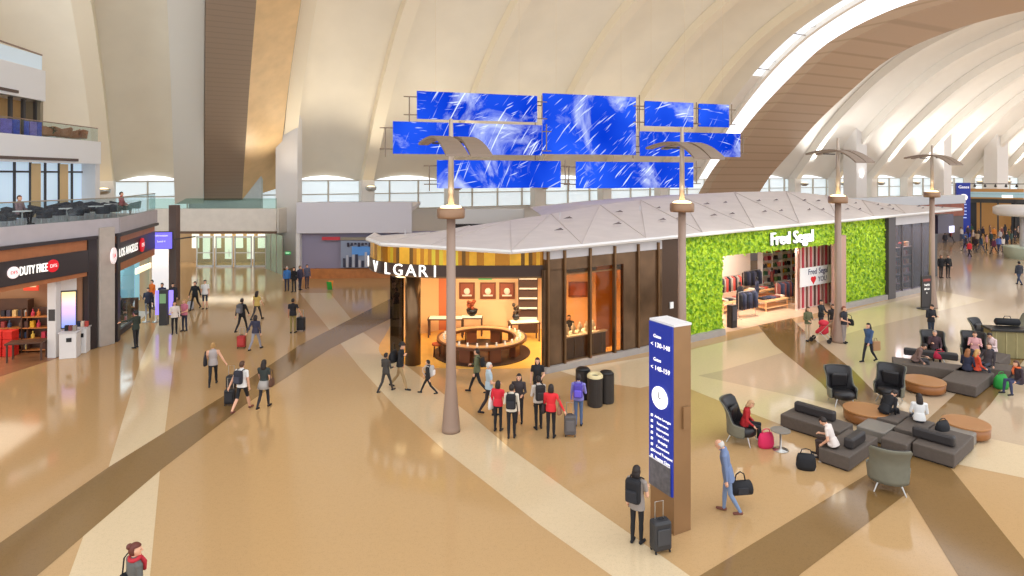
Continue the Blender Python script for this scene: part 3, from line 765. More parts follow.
rack(SP(730,5.5), 5.5, 'back clothes rack along the left wall', 9, 5, 2.0)
rack(SP(752,6.2), 6.2, 'back clothes rack under the shelves', 9, 0, 1.8)
def shop_table(s, off, label, L, items, base):
    t = thing('display_table', label, 'table', (*FS(s,off),0), RZF)
    MB().box((0,0,.62),(L,.9,.08)).build('table_top', mat('pale oak', (226,176,122), .4), t, local=True, bevel=.01)
    MB().box((0,0,.22),(L*.94,.82,.06)).build('shelf', mat('pale oak', (226,176,122), .4), t, local=True)
    for sx in (-1,1):
        for sy in (-1,1): MB().box((sx*(L/2-.05), sy*.38, .29),(.06,.06,.58)).build('leg', mat('pale oak', (226,176,122), .4), t, local=True)
    for k in range(items):
        x = -L/2+L*(k+.5)/items; p = FS(s,off)
        o = MB().box((0,0,.06),(L/items*.7,.5,.12)).build('folded_shirts', garment_mats(base+k), bevel=.03); o.location = (p[0]+TF[0]*x, p[1]+TF[1]*x, .662); o.rotation_euler = (0,0,RZF)
        tag(o, 'folded clothes pile, %s from the left on the %s' % (ORD[k], label), 'clothes pile', 'folded clothes on the '+label)
shop_table(SP(728,3.2), 3.2, 'left oak table of shoes', 2.0, 5, 3)
shop_table(SP(771,2.2), 2.2, 'middle oak table near the shop entrance', 2.2, 5, 0)
shop_table(SP(762,4.4), 4.4, 'rear oak table in the fashion shop', 2.4, 6, 4)
# shelf wall
t = thing('wall_shelves', 'tall white shelves of small coloured goods at the shop back', 'shelf', (*FS(SP(780,6.6),6.6),0), RZF)
MB().box((0,.2,1.9),(4.6,.08,3.8)).build('shelf_back', mat('shop pale wall', (240,222,208), .6), t, local=True)
for k in range(7): MB().box((0,0,.4+.52*k),(4.6,.4,.04)).build('shelf', white, t, local=True)
for k in range(5): MB().box((-2.3+1.15*k,0,1.9),(.04,.4,3.8)).build('upright', white, t, local=True)
base = FS(SP(780,6.6),6.55); gc = [(200,60,80),(60,110,90),(236,170,60),(60,60,90),(230,140,150),(120,150,90),(50,50,56)]
for i in range(6):
    for j in range(12):
        if rr.random() < .25: continue
        x = -2.15+.39*j; o = MB()
        if (i+j) % 3: o.box((0,0,.14),(.2,.2,.28))
        else: o.lathe([(.1,0),(.11,.1),(.06,.24),(.03,.3)], (0,0,0), 8)
        o = o.build('shop_item', mat('goods%d' % ((i*5+j*3)%7), gc[(i*5+j*3)%7], .5), bevel=.015 if (i+j)%3 else 0)
        o.location = (base[0]+TF[0]*x, base[1]+TF[1]*x, .421+.52*i); o.rotation_euler = (0,0,RZF)
        tag(o, '%s %s on the tall white shelves, shelf %s from the bottom' % (cname(gc[(i*5+j*3)%7]), 'box' if (i+j)%3 else 'jar', ORD[i]), 'shop item', 'goods on the tall white shelves')
# dark bag display near the left jamb
t = thing('display_stand', 'dark upright display stand just inside the green wall opening', 'display', (*FS(SP(732,.6),.6),0), RZF)
MB().box((0,0,.6),(.45,.35,1.2)).build('body', black, t, local=True, bevel=.04)
MB().box((0,-.19,.75),(.36,.02,.7)).build('panel', mat('stand panel', (70,66,72), .5), t, local=True)
# ---- glass shop at the right end
ds = thing('glass_shop', 'dark glass fronted shop at the right end of the pavilion', 'shop', (*FS(31),0))
SD0, SD1 = SG3, SP(931)
fbox(SD0,SD0+.9,0,eave(27),-.02,.5).build('pier', mat('dark pier', (74,68,70), .45, .3), ds)
fbox(SD0+.9,SD1,0,.3,-.03,.4).build('plinth', grey, ds)
fbox(SD0+.9,SD1,4.75,eave(30)-.1).build('top_band', lgrey, ds)
fbox(SD0+.9,SD1,.3,4.75,0,.05).build('shop_window', glass('blue tinted glass', (206,208,226), .88), ds)
for k in range(5):
    s = SD0+.9+(SD1-SD0-.9)*k/4; MB().slab(FS(s-.05,-.02), FS(s+.05,-.02), .06, .2, eave(30)-.1).build('mullion', mat('dark mullion', (84,78,80), .4, .4), ds)
MB().slab(FS(SD0+.4,2.2), FS(SD1,2.2), .15, 0, 4.8).build('back_panel', mat('dark shop wall', (104,88,82), .6), ds)
MB().slab(FS(SD1,.0), FS(SD1,6), .3, 0, eave(33)-.05).build('end_panel', mat('dark pier', (74,68,70), .45, .3), ds)
MB().prism([FS(SD0+.4,.1),FS(SD1,.1),FS(SD1,3),FS(SD0+.4,3)], 4.7, 4.76).build('ceiling_panel', black, ds)
area('shop_ceiling_light', FS((SD0+SD1)/2,1.0,4.6), (0,0,RZF), 5, 420, (1,.82,.62), 1.4)
for k in range(3):
    s = SD0+1.6+(SD1-SD0-2.2)*k/2.4
    t = thing('goods_stand', 'stepped stand of warm lit goods behind the dark glass, %s from the left' % ORD[k], 'display', (*FS(s,1.2),0), RZF, 'goods stands in the glass shop')
    for j in range(5): MB().box((0,0,.5+.62*j),(1.3,.6,.05)).build('shelf', mat('shelf taupe', (150,124,104), .5), t, local=True)
    for sx in (-1,1): MB().box((sx*.64,0,1.6),(.05,.5,3.2)).build('upright', dgrey, t, local=True)
    p = FS(s,1.2); wc = [(214,120,50),(190,60,40),(230,180,110),(120,90,70),(236,206,170)]
    for j in range(5):
        for q in range(5):
            o = MB().box((0,0,.15),(.18,.2,.3)).build('boxed_good', mat('warm good%d' % ((j+q*2+k)%5), wc[(j+q*2+k)%5], .5), bevel=.02)
            x = -.5+.25*q; o.location = (p[0]+TF[0]*x, p[1]+TF[1]*x, .526+.62*j); o.rotation_euler = (0,0,RZF)
            tag(o, '%s box on the %s goods stand behind the dark glass, %s shelf up' % (cname(wc[(j+q*2+k)%5]), ORD[k], ORD[j]), 'shop item', 'goods behind the dark glass')
# mannequins
for i, (px, of, h_, cb, lb) in enumerate(((740,3.0,1.5,0,'black'),(757,3.6,1.55,1,'navy'),(789,3.2,1.6,1,'blue jacketed'),(772,5.4,1.6,3,'brick red'))):
    q = FS(SP(px,of),of); t = thing('mannequin', '%s dressed mannequin in the fashion shop, %s from the left' % (lb, ORD[[0,1,3,2][i]]), 'mannequin', (*q,.0), RZF+.3*i, 'mannequins in the fashion shop')
    MB().lathe([(.22,0),(.22,.03),(.02,.05),(.02,.85)], (0,0,0), 16).build('stand', chrome, t, local=True)
    MB().loft([((0,0,.72),.19,.13),((0,0,.95),.18,.12),((0,0,1.1),.15,.10),((0,0,1.3),.19,.12),((0,0,1.4),.17,.09),((0,0,1.45),.06,.05)], 16).build('jacket', garment_mats(cb), t, local=True, smooth=True)
    for sx in (-1,1): MB().path([(sx*.18,0,1.37),(sx*.23,0,1.12),(sx*.22,.06,.86)], [.055,.05,.035], 8).build('sleeve', garment_mats(cb), t, local=True, smooth=True)
    mb = MB(); mb.tube((0,0,1.43),(0,0,1.52),.045,n=8); mb.ball((0,.01,1.60),(.07,.085,.105),10); mb.build('head', black, t, local=True, smooth=True)
    for sx in (-1,1): MB().path([(sx*.08,0,.75),(sx*.085,0,.42),(sx*.085,0,.06)], [.08,.06,.045], 8).build('trouser_leg', garment_mats(cb+5), t, local=True, smooth=True)
for i in range(6):
    q = FS(SG1+(SG2-SG1)*(.08+.15*i),1.0+1.2*(i%2)); MB().lathe([(.12,0),(.12,.05),(.02,.06)], (q[0],q[1],3.93), 12).build('ceiling_lamp', mat('cool lamp glow', (255,244,232), .5, emit=2.5), gs)
# green wall wash
for s in (9.7,14,19,25): 
    l = area('wall_washer', FS(s,-2.0,eave(s)+.4), (0,0,0), 1.2, 30, (1,.97,.85)); l.rotation_euler = (Vector(FS(s,0,2.2))-Vector(l.location)).to_track_quat('-Z','Y').to_euler()

# ================================================================== LAMP POSTS
def lamp_post(px, py, label, rz):
    x, y = G(px, py)
    t = thing('lamp_post', label, 'lamp post', (x,y,0), rz, 'tall lamp posts beside the pavilion')
    MB().lathe([(.30,0),(.29,.1),(.17,1.5),(.155,2.2),(.14,6.75)], (0,0,0), 20).build('pole', brownm, t, local=True, smooth=True)
    MB().lathe([(.12,6.7),(.42,6.72),(.44,6.78),(.44,7.0),(.42,7.04),(.3,7.05)], (0,0,0), 28).build('lamp_ring', mat('bronze ring', (150,118,92), .4, .5), t, local=True, smooth=True)
    MB().lathe([(.34,7.05),(.3,7.1),(.12,7.14)], (0,0,0), 24).build('lamp_lens', warm_em, t, local=True)
    MB().lathe([(.1,7.1),(.085,8.9),(.06,9.85),(.02,9.87)], (0,0,0), 16).build('mast', mat('warm metal mast', (178,162,146), .35, .4), t, local=True, smooth=True)
    for sg in (-1, 1):                            # two parallel bowed reflector blades
        mb = MB(); rows = []
        for i in range(15):
            u = -1+2*i/14.0; xx = 1.34*u; zz = 9.27-(.60 if u > 0 else .16)*u*u; hw = .27+.10*u
            rows.append([(xx, sg*.40-hw, zz-.04), (xx, sg*.40+hw, zz-.04), (xx, sg*.40+hw, zz+.04), (xx, sg*.40-hw, zz+.04), (xx, sg*.40-hw, zz-.04)])
        mb.grid(rows); mb.add(rows[-1][:4], [(0,1,2,3)]); mb.add(rows[0][:4], [(3,2,1,0)])
        mb.build('reflector_wing', mat('wing bronze grey', (134,116,100), .45, .2), t, local=True)
    for sx in (-.45,.45): MB().box((sx,0,9.1),(.06,.9,.06)).build('wing_bracket', dgrey, t, local=True)
    return t
lamp_post(451, 431, 'nearest lamp post, standing left before the jewellery shop', -1.05)
lamp_post(682, 393, 'second lamp post, rising behind the blue direction pylon', -1.05)
lamp_post(838, 342, 'third lamp post, beside the people at the fashion shop', -1.05)
lamp_post(932, 308, 'fourth lamp post, by the black sign board', -1.05)
for px, py in ((451,431),(682,393),(838,342),(932,308)):
    x, y = G(px, py); l = bpy.data.lights.new('post_glow', 'POINT'); l.energy = 24; l.color = (1,.9,.72); l.shadow_soft_size = .3
    o = bpy.data.objects.new('post_glow', l); C.objects.link(o); o.location = (x, y-.0, 7.45)

# ================================================================== VIDEO SCREENS
sm = bpy.data.materials.new('star trail video'); sm.use_nodes = True; nt = sm.node_tree; nt.nodes.clear()
N = nt.nodes.new; Lk = nt.links.new
out = N('ShaderNodeOutputMaterial'); em = N('ShaderNodeEmission'); geo = N('ShaderNodeNewGeometry'); sep = N('ShaderNodeSeparateXYZ')
Lk(geo.outputs['Position'], sep.inputs[0])
def mth(op, a, b=None):
    n = N('ShaderNodeMath'); n.operation = op
    for i, v in enumerate((a, b)):
        if v is None: continue
        if isinstance(v, (int, float)): n.inputs[i].default_value = v
        else: Lk(v, n.inputs[i])
    return n.outputs[0]
def streaks(cx, cz, rs, ts, lo, hi, sd):
    dx = mth('SUBTRACT', sep.outputs['X'], cx); dz = mth('SUBTRACT', sep.outputs['Z'], cz)
    r = mth('SQRT', mth('ADD', mth('MULTIPLY', dx, dx), mth('MULTIPLY', dz, dz))); th = mth('ARCTAN2', dz, dx)
    cv = N('ShaderNodeCombineXYZ'); Lk(mth('MULTIPLY', r, rs), cv.inputs[0]); Lk(mth('MULTIPLY', th, ts), cv.inputs[1]); cv.inputs[2].default_value = sd
    n = N('ShaderNodeTexNoise'); n.inputs['Scale'].default_value = 1; n.inputs['Detail'].default_value = 1.0; Lk(cv.outputs[0], n.inputs['Vector'])
    rp = N('ShaderNodeMapRange'); rp.inputs['From Min'].default_value = lo; rp.inputs['From Max'].default_value = hi; Lk(n.outputs['Fac'], rp.inputs['Value'])
    return rp.outputs['Result']
s1 = streaks(16,2,6.0,5.5,.65,.72,1.0); s2 = streaks(-6,24,6.5,9,.65,.73,5.0)
cl = N('ShaderNodeTexNoise'); cl.inputs['Scale'].default_value = .24; cl.inputs['Detail'].default_value = 10; cl.inputs['Roughness'].default_value = .62; cl.inputs['Distortion'].default_value = .6; Lk(geo.outputs['Position'], cl.inputs['Vector'])
cr = N('ShaderNodeMapRange'); cr.inputs['From Min'].default_value = .53; cr.inputs['From Max'].default_value = .74; Lk(cl.outputs['Fac'], cr.inputs['Value'])
sum_ = mth('MINIMUM', mth('ADD', mth('ADD', mth('MULTIPLY', s1, .75), mth('MULTIPLY', s2, .6)), mth('MULTIPLY', cr.outputs['Result'], .9)), 1.0)
c2 = N('ShaderNodeTexNoise'); c2.inputs['Scale'].default_value = .18; Lk(geo.outputs['Position'], c2.inputs['Vector'])
bl = N('ShaderNodeValToRGB'); bl.color_ramp.elements[0].position = .35; bl.color_ramp.elements[1].position = .68
bl.color_ramp.elements[0].color = lin((6,52,190)); bl.color_ramp.elements[1].color = lin((34,84,226)); Lk(c2.outputs['Fac'], bl.inputs['Fac'])
mx = N('ShaderNodeMix'); mx.data_type = 'RGBA'; Lk(sum_, mx.inputs[0]); Lk(bl.outputs['Color'], mx.inputs[6]); mx.inputs[7].default_value = lin((225,236,255))
Lk(mx.outputs[2], em.inputs['Color']); em.inputs['Strength'].default_value = 1.25; Lk(em.outputs[0], out.inputs['Surface'])
YS, SS = 46.0, .33                                 # screens hang along the line y = 46 + .33 x
def scr(px, y, back=0):
    u = (px-512)/F; d = (YS+back)/(1-SS*u); return PD(px, y, d)
RZS = math.atan(SS)
SCR = [(417,537,91,96,120.5,'upper left long'),(393,541.5,122,124.5,154.5,'left middle wide'),(542.5,635.5,93.5,97,154.5,'large central tall'),(645,693,101,103,126.5,'upper right square'),(699,728.6,103.5,105,127,'small upper right corner'),
       (640,740,131,134,156.5,'right middle long'),(437,560.5,160,161,188,'lower left long'),(576,693,161.5,162.5,188,'lower right long')]
for i, (x0, x1, ya, yb, yc, nm) in enumerate(SCR):
    bk = .45*(i % 3)
    p0, p1 = scr(x0, ya, bk), scr(x1, yb, bk); zt = (p0[2]+p1[2])/2; zb = scr((x0+x1)/2, yc, bk)[2]
    c = ((p0[0]+p1[0])/2, (p0[1]+p1[1])/2); wd = math.hypot(p1[0]-p0[0], p1[1]-p0[1]); hh = zt-zb
    t = thing('video_screen', nm+' blue video screen showing white star trails', 'screen', (c[0],c[1],zb), RZS, 'hanging video screens')
    MB().box((0,0,hh/2),(wd,.12,hh)).build('display', sm, t, local=True)
    MB().box((0,.14,hh/2),(wd*.98,.16,hh*.96)).build('casing', dgrey, t, local=True)
    for fx in (-.35,.35): MB().tube((wd*fx,.2,hh),(wd*fx,.2,(24.2-zb) if i in (0,2,3,4) else hh+.5),.011,n=5).build('hanging_rod', mat('thin rod', (232,216,186), .6), t, local=True)
    mb = MB()
    for fz in (.15,.8): mb.tube((-wd/2-.9,.25,hh*fz),(wd/2+.9,.25,hh*fz),.045,n=6)
    mb.tube((-wd/2-.5,.25,-.1*hh),(-wd/2-.5,.25,hh*.8),.045,n=6); mb.tube((wd/2+.5,.25,hh*.15),(wd/2+.5,.25,hh*1.05),.045,n=6)
    mb.build('support_frame', mat('frame taupe', (150,132,112), .5, .3), t, local=True)
# ================================================================== LEFT SHOPS AND TERRACES
L0, L1, L2, L3 = (-21.3,20.6), (-19.75,29.0), (-19.35,29.9), (-21.35,36.6)
sign_dark = mat('charcoal signboard', (58,52,54), .4)
df = thing('duty_free_shop', 'duty free shop at the left with dark signboard and wood fascia', 'shop', (-20,27,0))
def lerp(a, b, t): return tuple(a[i]+(b[i]-a[i])*t for i in range(len(a)))
MB().slab(L0, L1, .5, 4.62, 5.1).build('wood_fascia', mat('reddish wood fascia', (176,112,72), .45, noise=.1, nscale=3), df)
MB().slab((L0[0]+.08,L0[1]), (L1[0]+.08,L1[1]), .5, 3.62, 4.62).build('signboard', sign_dark, df)
MB().slab(L0, L1, .5, 3.42, 3.62).build('wood_strip', mat('reddish wood fascia', (176,112,72), .45), df)
MB().slab(lerp(L0,L1,.955), (L1[0]+.05,L1[1]+.05), .7, 0, 5.15).build('pier', mat('charcoal pier', (50,44,46), .4), df, bevel=.02)
MB().slab(L0, L1, .9, 5.1, 5.25).build('edge_strip', sign_dark, df)
rtL = (L1[0]-L0[0], L1[1]-L0[1], 0); nL = Vector(rtL).normalized(); oL = Vector((nL.y, -nL.x, 0))
def on_df(px, z, off=.36):
    u = (px-512)/F; a = Vector((*L0,0))+oL*off; t = (u*a.y-a.x)/(nL.x-u*nL.y); p = a+nL*t; return (p.x, p.y, z)
text('sign_letters', 'DUTY FREE', .52, facing(on_df(34,4.13), rtL), white_em, df, .02, sx=.48)
def round_logo(px, z, m1, m2, ch, parent, fn, rt, r=.37):
    p = Vector(fn(px, z)); mb = MB(); M4 = facing(p, rt); mb.M = M4
    mb.lathe([(r,-.05),(r,.02),(r*.9,.03)], (0,0,0), 22); g = mb.build('round_logo', m1, parent)
    text('logo_letters', ch, r*.75, facing(p+(M4.to_3x3() @ Vector((0,0,.035))), rt), m2, g, .006)
logo_w = mat('white logo', (248,232,232), .5, emit=.5); logo_r = mat('red logo', (206,24,40), .5, emit=.5)
round_logo(13.5, 4.14, logo_w, logo_r, 'DFS', df, on_df, rtL, .24); round_logo(53, 4.16, logo_r, logo_w, 'DFS', df, on_df, rtL, .27)
# inside: floor, back and side walls, ceiling
MB().prism([L0, L1, (-28,30), (-29,20.6)], 0, .012).build('shop_floor', mat('duty free floor', (150,106,74), .25, noise=.1, nscale=2), df)
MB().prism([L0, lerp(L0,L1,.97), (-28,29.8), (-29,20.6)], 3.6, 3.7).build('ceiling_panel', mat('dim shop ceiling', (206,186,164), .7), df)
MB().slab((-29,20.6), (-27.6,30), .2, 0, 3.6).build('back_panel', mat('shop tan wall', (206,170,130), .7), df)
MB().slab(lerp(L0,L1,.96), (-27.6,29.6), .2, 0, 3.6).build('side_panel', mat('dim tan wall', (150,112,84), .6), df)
area('shop_ceiling_light', (-23.6,26,3.5), (0,0,.2), 5, 200, (1,.86,.68), 6)
# fixtures near the front
p = G(54,357); t = thing('display_column', 'tall narrow white display column in the duty free entrance', 'column', (*p,0), .1)
MB().box((0,0,1.7),(.36,.36,3.4)).build('body', offw, t, local=True, bevel=.02)
MB().box((.02,-.19,1.9),(.26,.03,.5)).build('panel', dgrey, t, local=True)
p = (on_df(69,0,-.5)[0], on_df(69,0,-.5)[1]); t = thing('poster_screen', 'tall bright poster screen on a white stand in the duty free front', 'screen', (p[0],p[1],0), .35)
MB().box((0,.1,1.75),(1.05,.18,3.3)).build('stand', offw, t, local=True, bevel=.02)
MB().box((0,-.01,1.9),(.62,.06,1.75)).build('casing', dgrey, t, local=True)
m = bpy.data.materials.new('poster glow'); m.use_nodes = True; nt = m.node_tree; b = nt.nodes['Principled BSDF']
tc = nt.nodes.new('ShaderNodeTexCoord'); sp_ = nt.nodes.new('ShaderNodeSeparateXYZ'); rp = nt.nodes.new('ShaderNodeValToRGB')
nt.links.new(tc.outputs['Generated'], sp_.inputs[0]); nt.links.new(sp_.outputs['Z'], rp.inputs['Fac'])
rp.color_ramp.elements[0].color = lin((120,150,226)); rp.color_ramp.elements[1].color = lin((250,226,160)); e2 = rp.color_ramp.elements.new(.55); e2.color = lin((214,180,226))
nt.links.new(rp.outputs['Color'], b.inputs['Base Color']); nt.links.new(rp.outputs['Color'], b.inputs['Emission Color']); b.inputs['Emission Strength'].default_value = .9
MB().box((0,-.05,1.9),(.54,.03,1.62)).build('picture', m, t, local=True)
p = on_df(80,0,-.5); t = thing('notice_board', 'black notice board with white lettering beside the poster screen', 'sign', (p[0],p[1],0), .3)
MB().box((0,.1,1.7),(.84,.1,3.4)).build('backing', offw, t, local=True)
MB().box((-.02,.03,1.75),(.76,.04,.95)).build('board', black_s, t, local=True)
for k, s_ in enumerate(['TAX FREE','& DUTY FREE','SHOPPING']):
    text('board_letters', s_, .15, facing((p[0]+.02+.008*0, p[1], 2.0-.24*k), (math.cos(.3),math.sin(.3),0)), white_em, t, .004)
mb = MB(); mb.M = Matrix.Translation((0,.03,2.85)) @ Matrix.Rotation(PI/2,4,'X'); mb.lathe([(.2,-.02),(.2,.03)], (0,0,0), 18); mb.build('red_mark', red, t, local=True)
for i, (px, py, w_, lb) in enumerate(((70,357,.66,'white counter box with small dark label before the poster screen'),(82,352,.5,'smaller white counter box beside the black pier'))):
    p = G(px, py); t = thing('counter_box', lb, 'counter', (*p,0), .3)
    MB().box((0,0,.55),(w_,.55,1.1)).build('body', offw, t, local=True, bevel=.02)
    MB().box((.05,-.285,.82),(.2,.02,.18)).build('label_plate', black, t, local=True)
    MB().box((0,0,1.13),(w_+.08,.6,.05)).build('counter_top', lgrey, t, local=True)
    for k in range(3):
        o = MB().box((0,0,.12),(.14,.14,.24)).build('small_box', garment_mats(k*3+i), bevel=.01); o.location = (p[0]-.18+.18*k, p[1]+.05, 1.157); o.rotation_euler = (0,0,.3)
        tag(o, 'small box on top of the %s, %s from the left' % (lb.split(' with')[0].split(' beside')[0], ORD[k]), 'box', 'small boxes on the white counters')
# red cartons
redc = mat('red carton', (214,44,34), .5, noise=.08, nscale=5)
for i, (px, py, hh, lb) in enumerate(((4,356,3,'front stack of red cartons'),(14,346,4,'middle stack of red cartons'),(22,338,4,'rear stack of red cartons'))):
    p = G(px, py)
    for k in range(hh):
        for q in range(2):
            o = MB().box((0,0,.19),(.42,.42,.37)).build('carton', redc, bevel=.015); o.location = (p[0]+.45*q-.2, p[1]+.06*q, .005+.38*k); o.rotation_euler = (0,0,.05*((k+q)%3))
            tag(o, '%s red carton in the %s layer of the %s' % (['left','right'][q], ORD[k], lb.replace(' of red cartons','')), 'carton', 'red cartons in the duty free shop')
p = G(8,350); t = thing('price_card', 'white price card standing against the red cartons', 'sign', (p[0],p[1]-.6,0), .2)
MB().box((0,0,.72),(.5,.03,.42)).build('card', white, t, local=True); MB().tube((0,.03,0),(0,.03,.7),.015,n=6).build('post', chrome, t, local=True)
def goods_shelf(px, py, w_, rz, label, seed, cs, hh=2.4):
    p = G(px, py); t = thing('goods_shelf', label, 'shelf', (*p,0), rz)
    MB().box((0,.2,hh/2),(w_,.06,hh)).build('shelf_back', wood_d, t, local=True)
    n = int(hh/.5)
    for k in range(n): MB().box((0,0,.12+.5*k),(w_,.42,.04)).build('shelf', wood, t, local=True)
    for sx in (-1,1): MB().box((sx*w_/2,0,hh/2),(.05,.45,hh)).build('side_panel', wood_d, t, local=True)
    r = random.Random(seed); m = int(w_/.24)
    for k in range(n):
        for j in range(m):
            if r.random() < .2: continue
            o = MB()
            if r.random() < .5: o.box((0,0,.14),(.16,.16,.28))
            else: o.lathe([(.07,0),(.075,.17),(.03,.22),(.025,.32)], (0,0,0), 8)
            ci = r.randrange(len(cs)); o = o.build('shop_good', mat('good %d %d %d' % cs[ci], cs[ci], .45))
            x = -w_/2+.14+.24*j; R = Matrix.Rotation(rz,3,'Z') @ Vector((x,-.05,0)); o.location = (p[0]+R.x, p[1]+R.y, .142+.5*k); o.rotation_euler = (0,0,rz)
            tag(o, '%s item, %s board, %s' % (cname(cs[ci]), ORD[k], label), 'shop item', 'goods on the '+label)
CS1 = [(40,36,44),(70,64,80),(150,60,60),(214,180,120),(110,90,70),(230,226,220),(60,80,110)]
goods_shelf(10,352,1.7,.12,'dark goods shelf at the back of the duty free shop',11,CS1)
goods_shelf(40,351.5,1.3,.12,'goods shelf with yellow packs behind the white column',12,[(220,170,40),(200,60,80),(236,200,90),(90,60,50),(210,120,50)],2.0)
p = G(27,360); t = thing('display_table', 'low wooden display table in the duty free shop', 'table', (*p,0), .3)
MB().box((0,0,.8),(1.4,.7,.06)).build('table_top', wood_d, t, local=True)
for sx in (-1,1):
    for sy in (-1,1): MB().box((sx*.62,sy*.28,.385),(.06,.06,.77)).build('leg', wood_d, t, local=True)
p = G(40,352); q = (p[0]-.4,p[1],2.9)
t = thing('hanging_sign', 'small red and yellow sign hanging in the duty free shop', 'sign', (q[0],q[1],2.75))
MB().box((0,0,.3),(.7,.06,.5)).build('sign_face', mat('orange red sign', (226,70,44), .5, emit=.2), t, local=True, bevel=.02); MB().box((0,-.04,.3),(.5,.02,.16)).build('sign_strip', mat('cream strip', (250,226,180), .5), t, local=True)
MB().tube((0,0,.55),(0,0,.86),.01,n=5).build('cord', dgrey, t, local=True)
# ---- second shop
struct(MB().slab(lerp(L1,L2,.2), lerp(L1,L2,.95), .8, 0, 5.6).build('column', mat('grey stone column', (178,168,158), .6, noise=.06, nscale=3), bevel=.03), 'grey stone column between the two left shopfronts', 'column')
la = thing('souvenir_shop', 'souvenir shop with LOS ANGELES signboard left of the monitor', 'shop', (-20.3,34,0))
L2b = lerp(L2,L3,.0)
rt2 = (L2[0]-L3[0], L2[1]-L3[1], 0); rt2 = (-rt2[0], -rt2[1], 0); n2 = Vector(rt2).normalized(); o2 = Vector((n2.y,-n2.x,0))
def on_la(px, z, off=.34):
    u = (px-512)/F; a = Vector((*L2,0))+o2*off; t = (u*a.y-a.x)/(n2.x-u*n2.y); p = a+n2*t; return (p.x,p.y,z)
MB().slab(L2, L3, .5, 3.75, 4.75).build('signboard', sign_dark, la)
MB().slab(L2, L3, .46, 4.75, 5.1).build('wood_fascia', mat('reddish wood fascia', (176,112,72), .45), la)
MB().slab(L2, L3, .46, 3.35, 3.75).build('wood_strip', mat('reddish wood fascia', (176,112,72), .45), la)
MB().slab(L2, L3, .9, 5.1, 5.25).build('edge_strip', sign_dark, la)
MB().slab(L2, lerp(L2,L3,.06), .6, 0, 5.1).build('pier', mat('charcoal pier', (50,44,46), .4), la, bevel=.02)
text('sign_letters', 'LOS ANGELES', .58, facing(on_la(129,4.26), rt2), white_em, la, .01, sx=.86)
round_logo(114, 4.26, logo_w, logo_r, 'LA', la, on_la, rt2, .38); round_logo(142.5, 4.26, logo_r, logo_w, 'DFS', la, on_la, rt2, .38)
MB().slab(on_la(115,0,-1.3)[:2], on_la(139,0,-1.3)[:2], .06, .25, 3.3).build('glow_panel', mat('aqua glow wall', (150,206,226), .5, emit=.45), la)  # glowing panel added behind the pane so the window looks bright
wA, wB = on_la(113,0,-.02)[:2], on_la(134,0,-.02)[:2]
MB().slab(wA, wB, .04, .3, 3.35).build('shop_window', gl_clear, la)
MB().slab(wA, wB, .1, 0, .3).build('plinth', dgrey, la)
MB().prism([L2, L3, (-28,38), (-27.6,30.2)], 0, .012).build('shop_floor', mat('pale shop floor', (214,206,196), .2), la)
MB().prism([L2, L3, (-28,38), (-27.6,30.2)], 3.6, 3.7).build('ceiling_panel', offw, la)
MB().slab((-24.5,30.4), (-25,38), .15, 0, 3.6).build('back_panel', mat('aqua glow wall', (150,206,226), .5, emit=.45), la)
MB().slab(on_la(138,0,-2.6)[:2], (-22.5,38.6), .15, 0, 3.6).build('side_panel', mat('sand shop wall', (224,196,156), .6), la)
MB().slab(on_la(136,0,-.1)[:2], (L3[0],L3[1]), .1, 2.6, 2.9).build('light_strip', mat('warm strip', (255,236,190), .5, emit=1.2), la)
area('shop_ceiling_light', (-22,33.5,3.5), (0,0,.2), 2.4, 190, (.82,.93,1.0), 5)
for i, (px, py, cs) in enumerate(((117,324,[(40,60,110),(190,50,60),(236,236,240),(60,130,170)]),(125,318,[(220,90,140),(240,240,240),(50,60,120)]))):
    goods_shelf(px, py, 1.2, .2, ['low souvenir shelf at the left of the bright window','low souvenir shelf at the right of the bright window'][i], 20+i, cs, 1.1)
# kiosk with violet light
p = G(164,325); t = thing('info_kiosk', 'slim dark kiosk with violet lit sides before the souvenir shop', 'kiosk', (*p,0), .1)
MB().box((0,0,.95),(.42,.3,1.9)).build('body', dgrey, t, local=True, bevel=.03)
MB().box((0,-.16,1.45),(.32,.03,.5)).build('screen', mat('kiosk screen', (120,150,110), .3, emit=.5), t, local=True)
for sx in (-1,1): MB().box((sx*.34,.05,1.2),(.2,.1,1.3)).build('light_panel', mat('violet light', (150,130,245), .4, emit=1.0), t, local=True)
for i, px in enumerate((146,156)):
    p = G(px,322); t = thing('barrier_post', 'silver queue barrier post in front of the souvenir shop, %s one' % ('left-hand' if i == 0 else 'right-hand'), 'barrier', (*p,0), group='queue barriers')
    MB().lathe([(.2,0),(.2,.03),(.03,.06),(.03,.95),(.04,1.0),(.02,1.02)], (0,0,0), 14).build('post', chrome, t, local=True, smooth=True)
    MB().path([(0.03,0,.93),(.25,.05,.72),(.5,.08,.66)], [.02,.02,.02], 6).build('belt', black, t, local=True, smooth=True)
# ---- terrace level one
t1 = struct(thing('terrace', 'first terrace slab above the left shopfronts with glass rail', 'terrace', (-24,30,0)))
TE = [(-21.3,20.6),(-19.5,29.0),(-19.25,30.2),(-21.3,37.0)]
MB().prism(TE+[(-34,38),(-34,20.6)], 5.3, 5.78).build('slab', mat('terrace grey', (186,180,184), .6, noise=.04, nscale=2), t1)
for i in range(3):
    a, b = TE[i], TE[i+1]
    MB().slab(a, b, .25, 5.25, 6.0).build('slab_edge', mat('terrace grey', (186,180,184), .6), t1)
    MB().slab(a, b, .03, 6.0, 6.95).build('glass_rail', gl_clear, t1)
    MB().tube((*a,6.97),(*b,6.97),.03,n=6).build('handrail', chrome, t1)
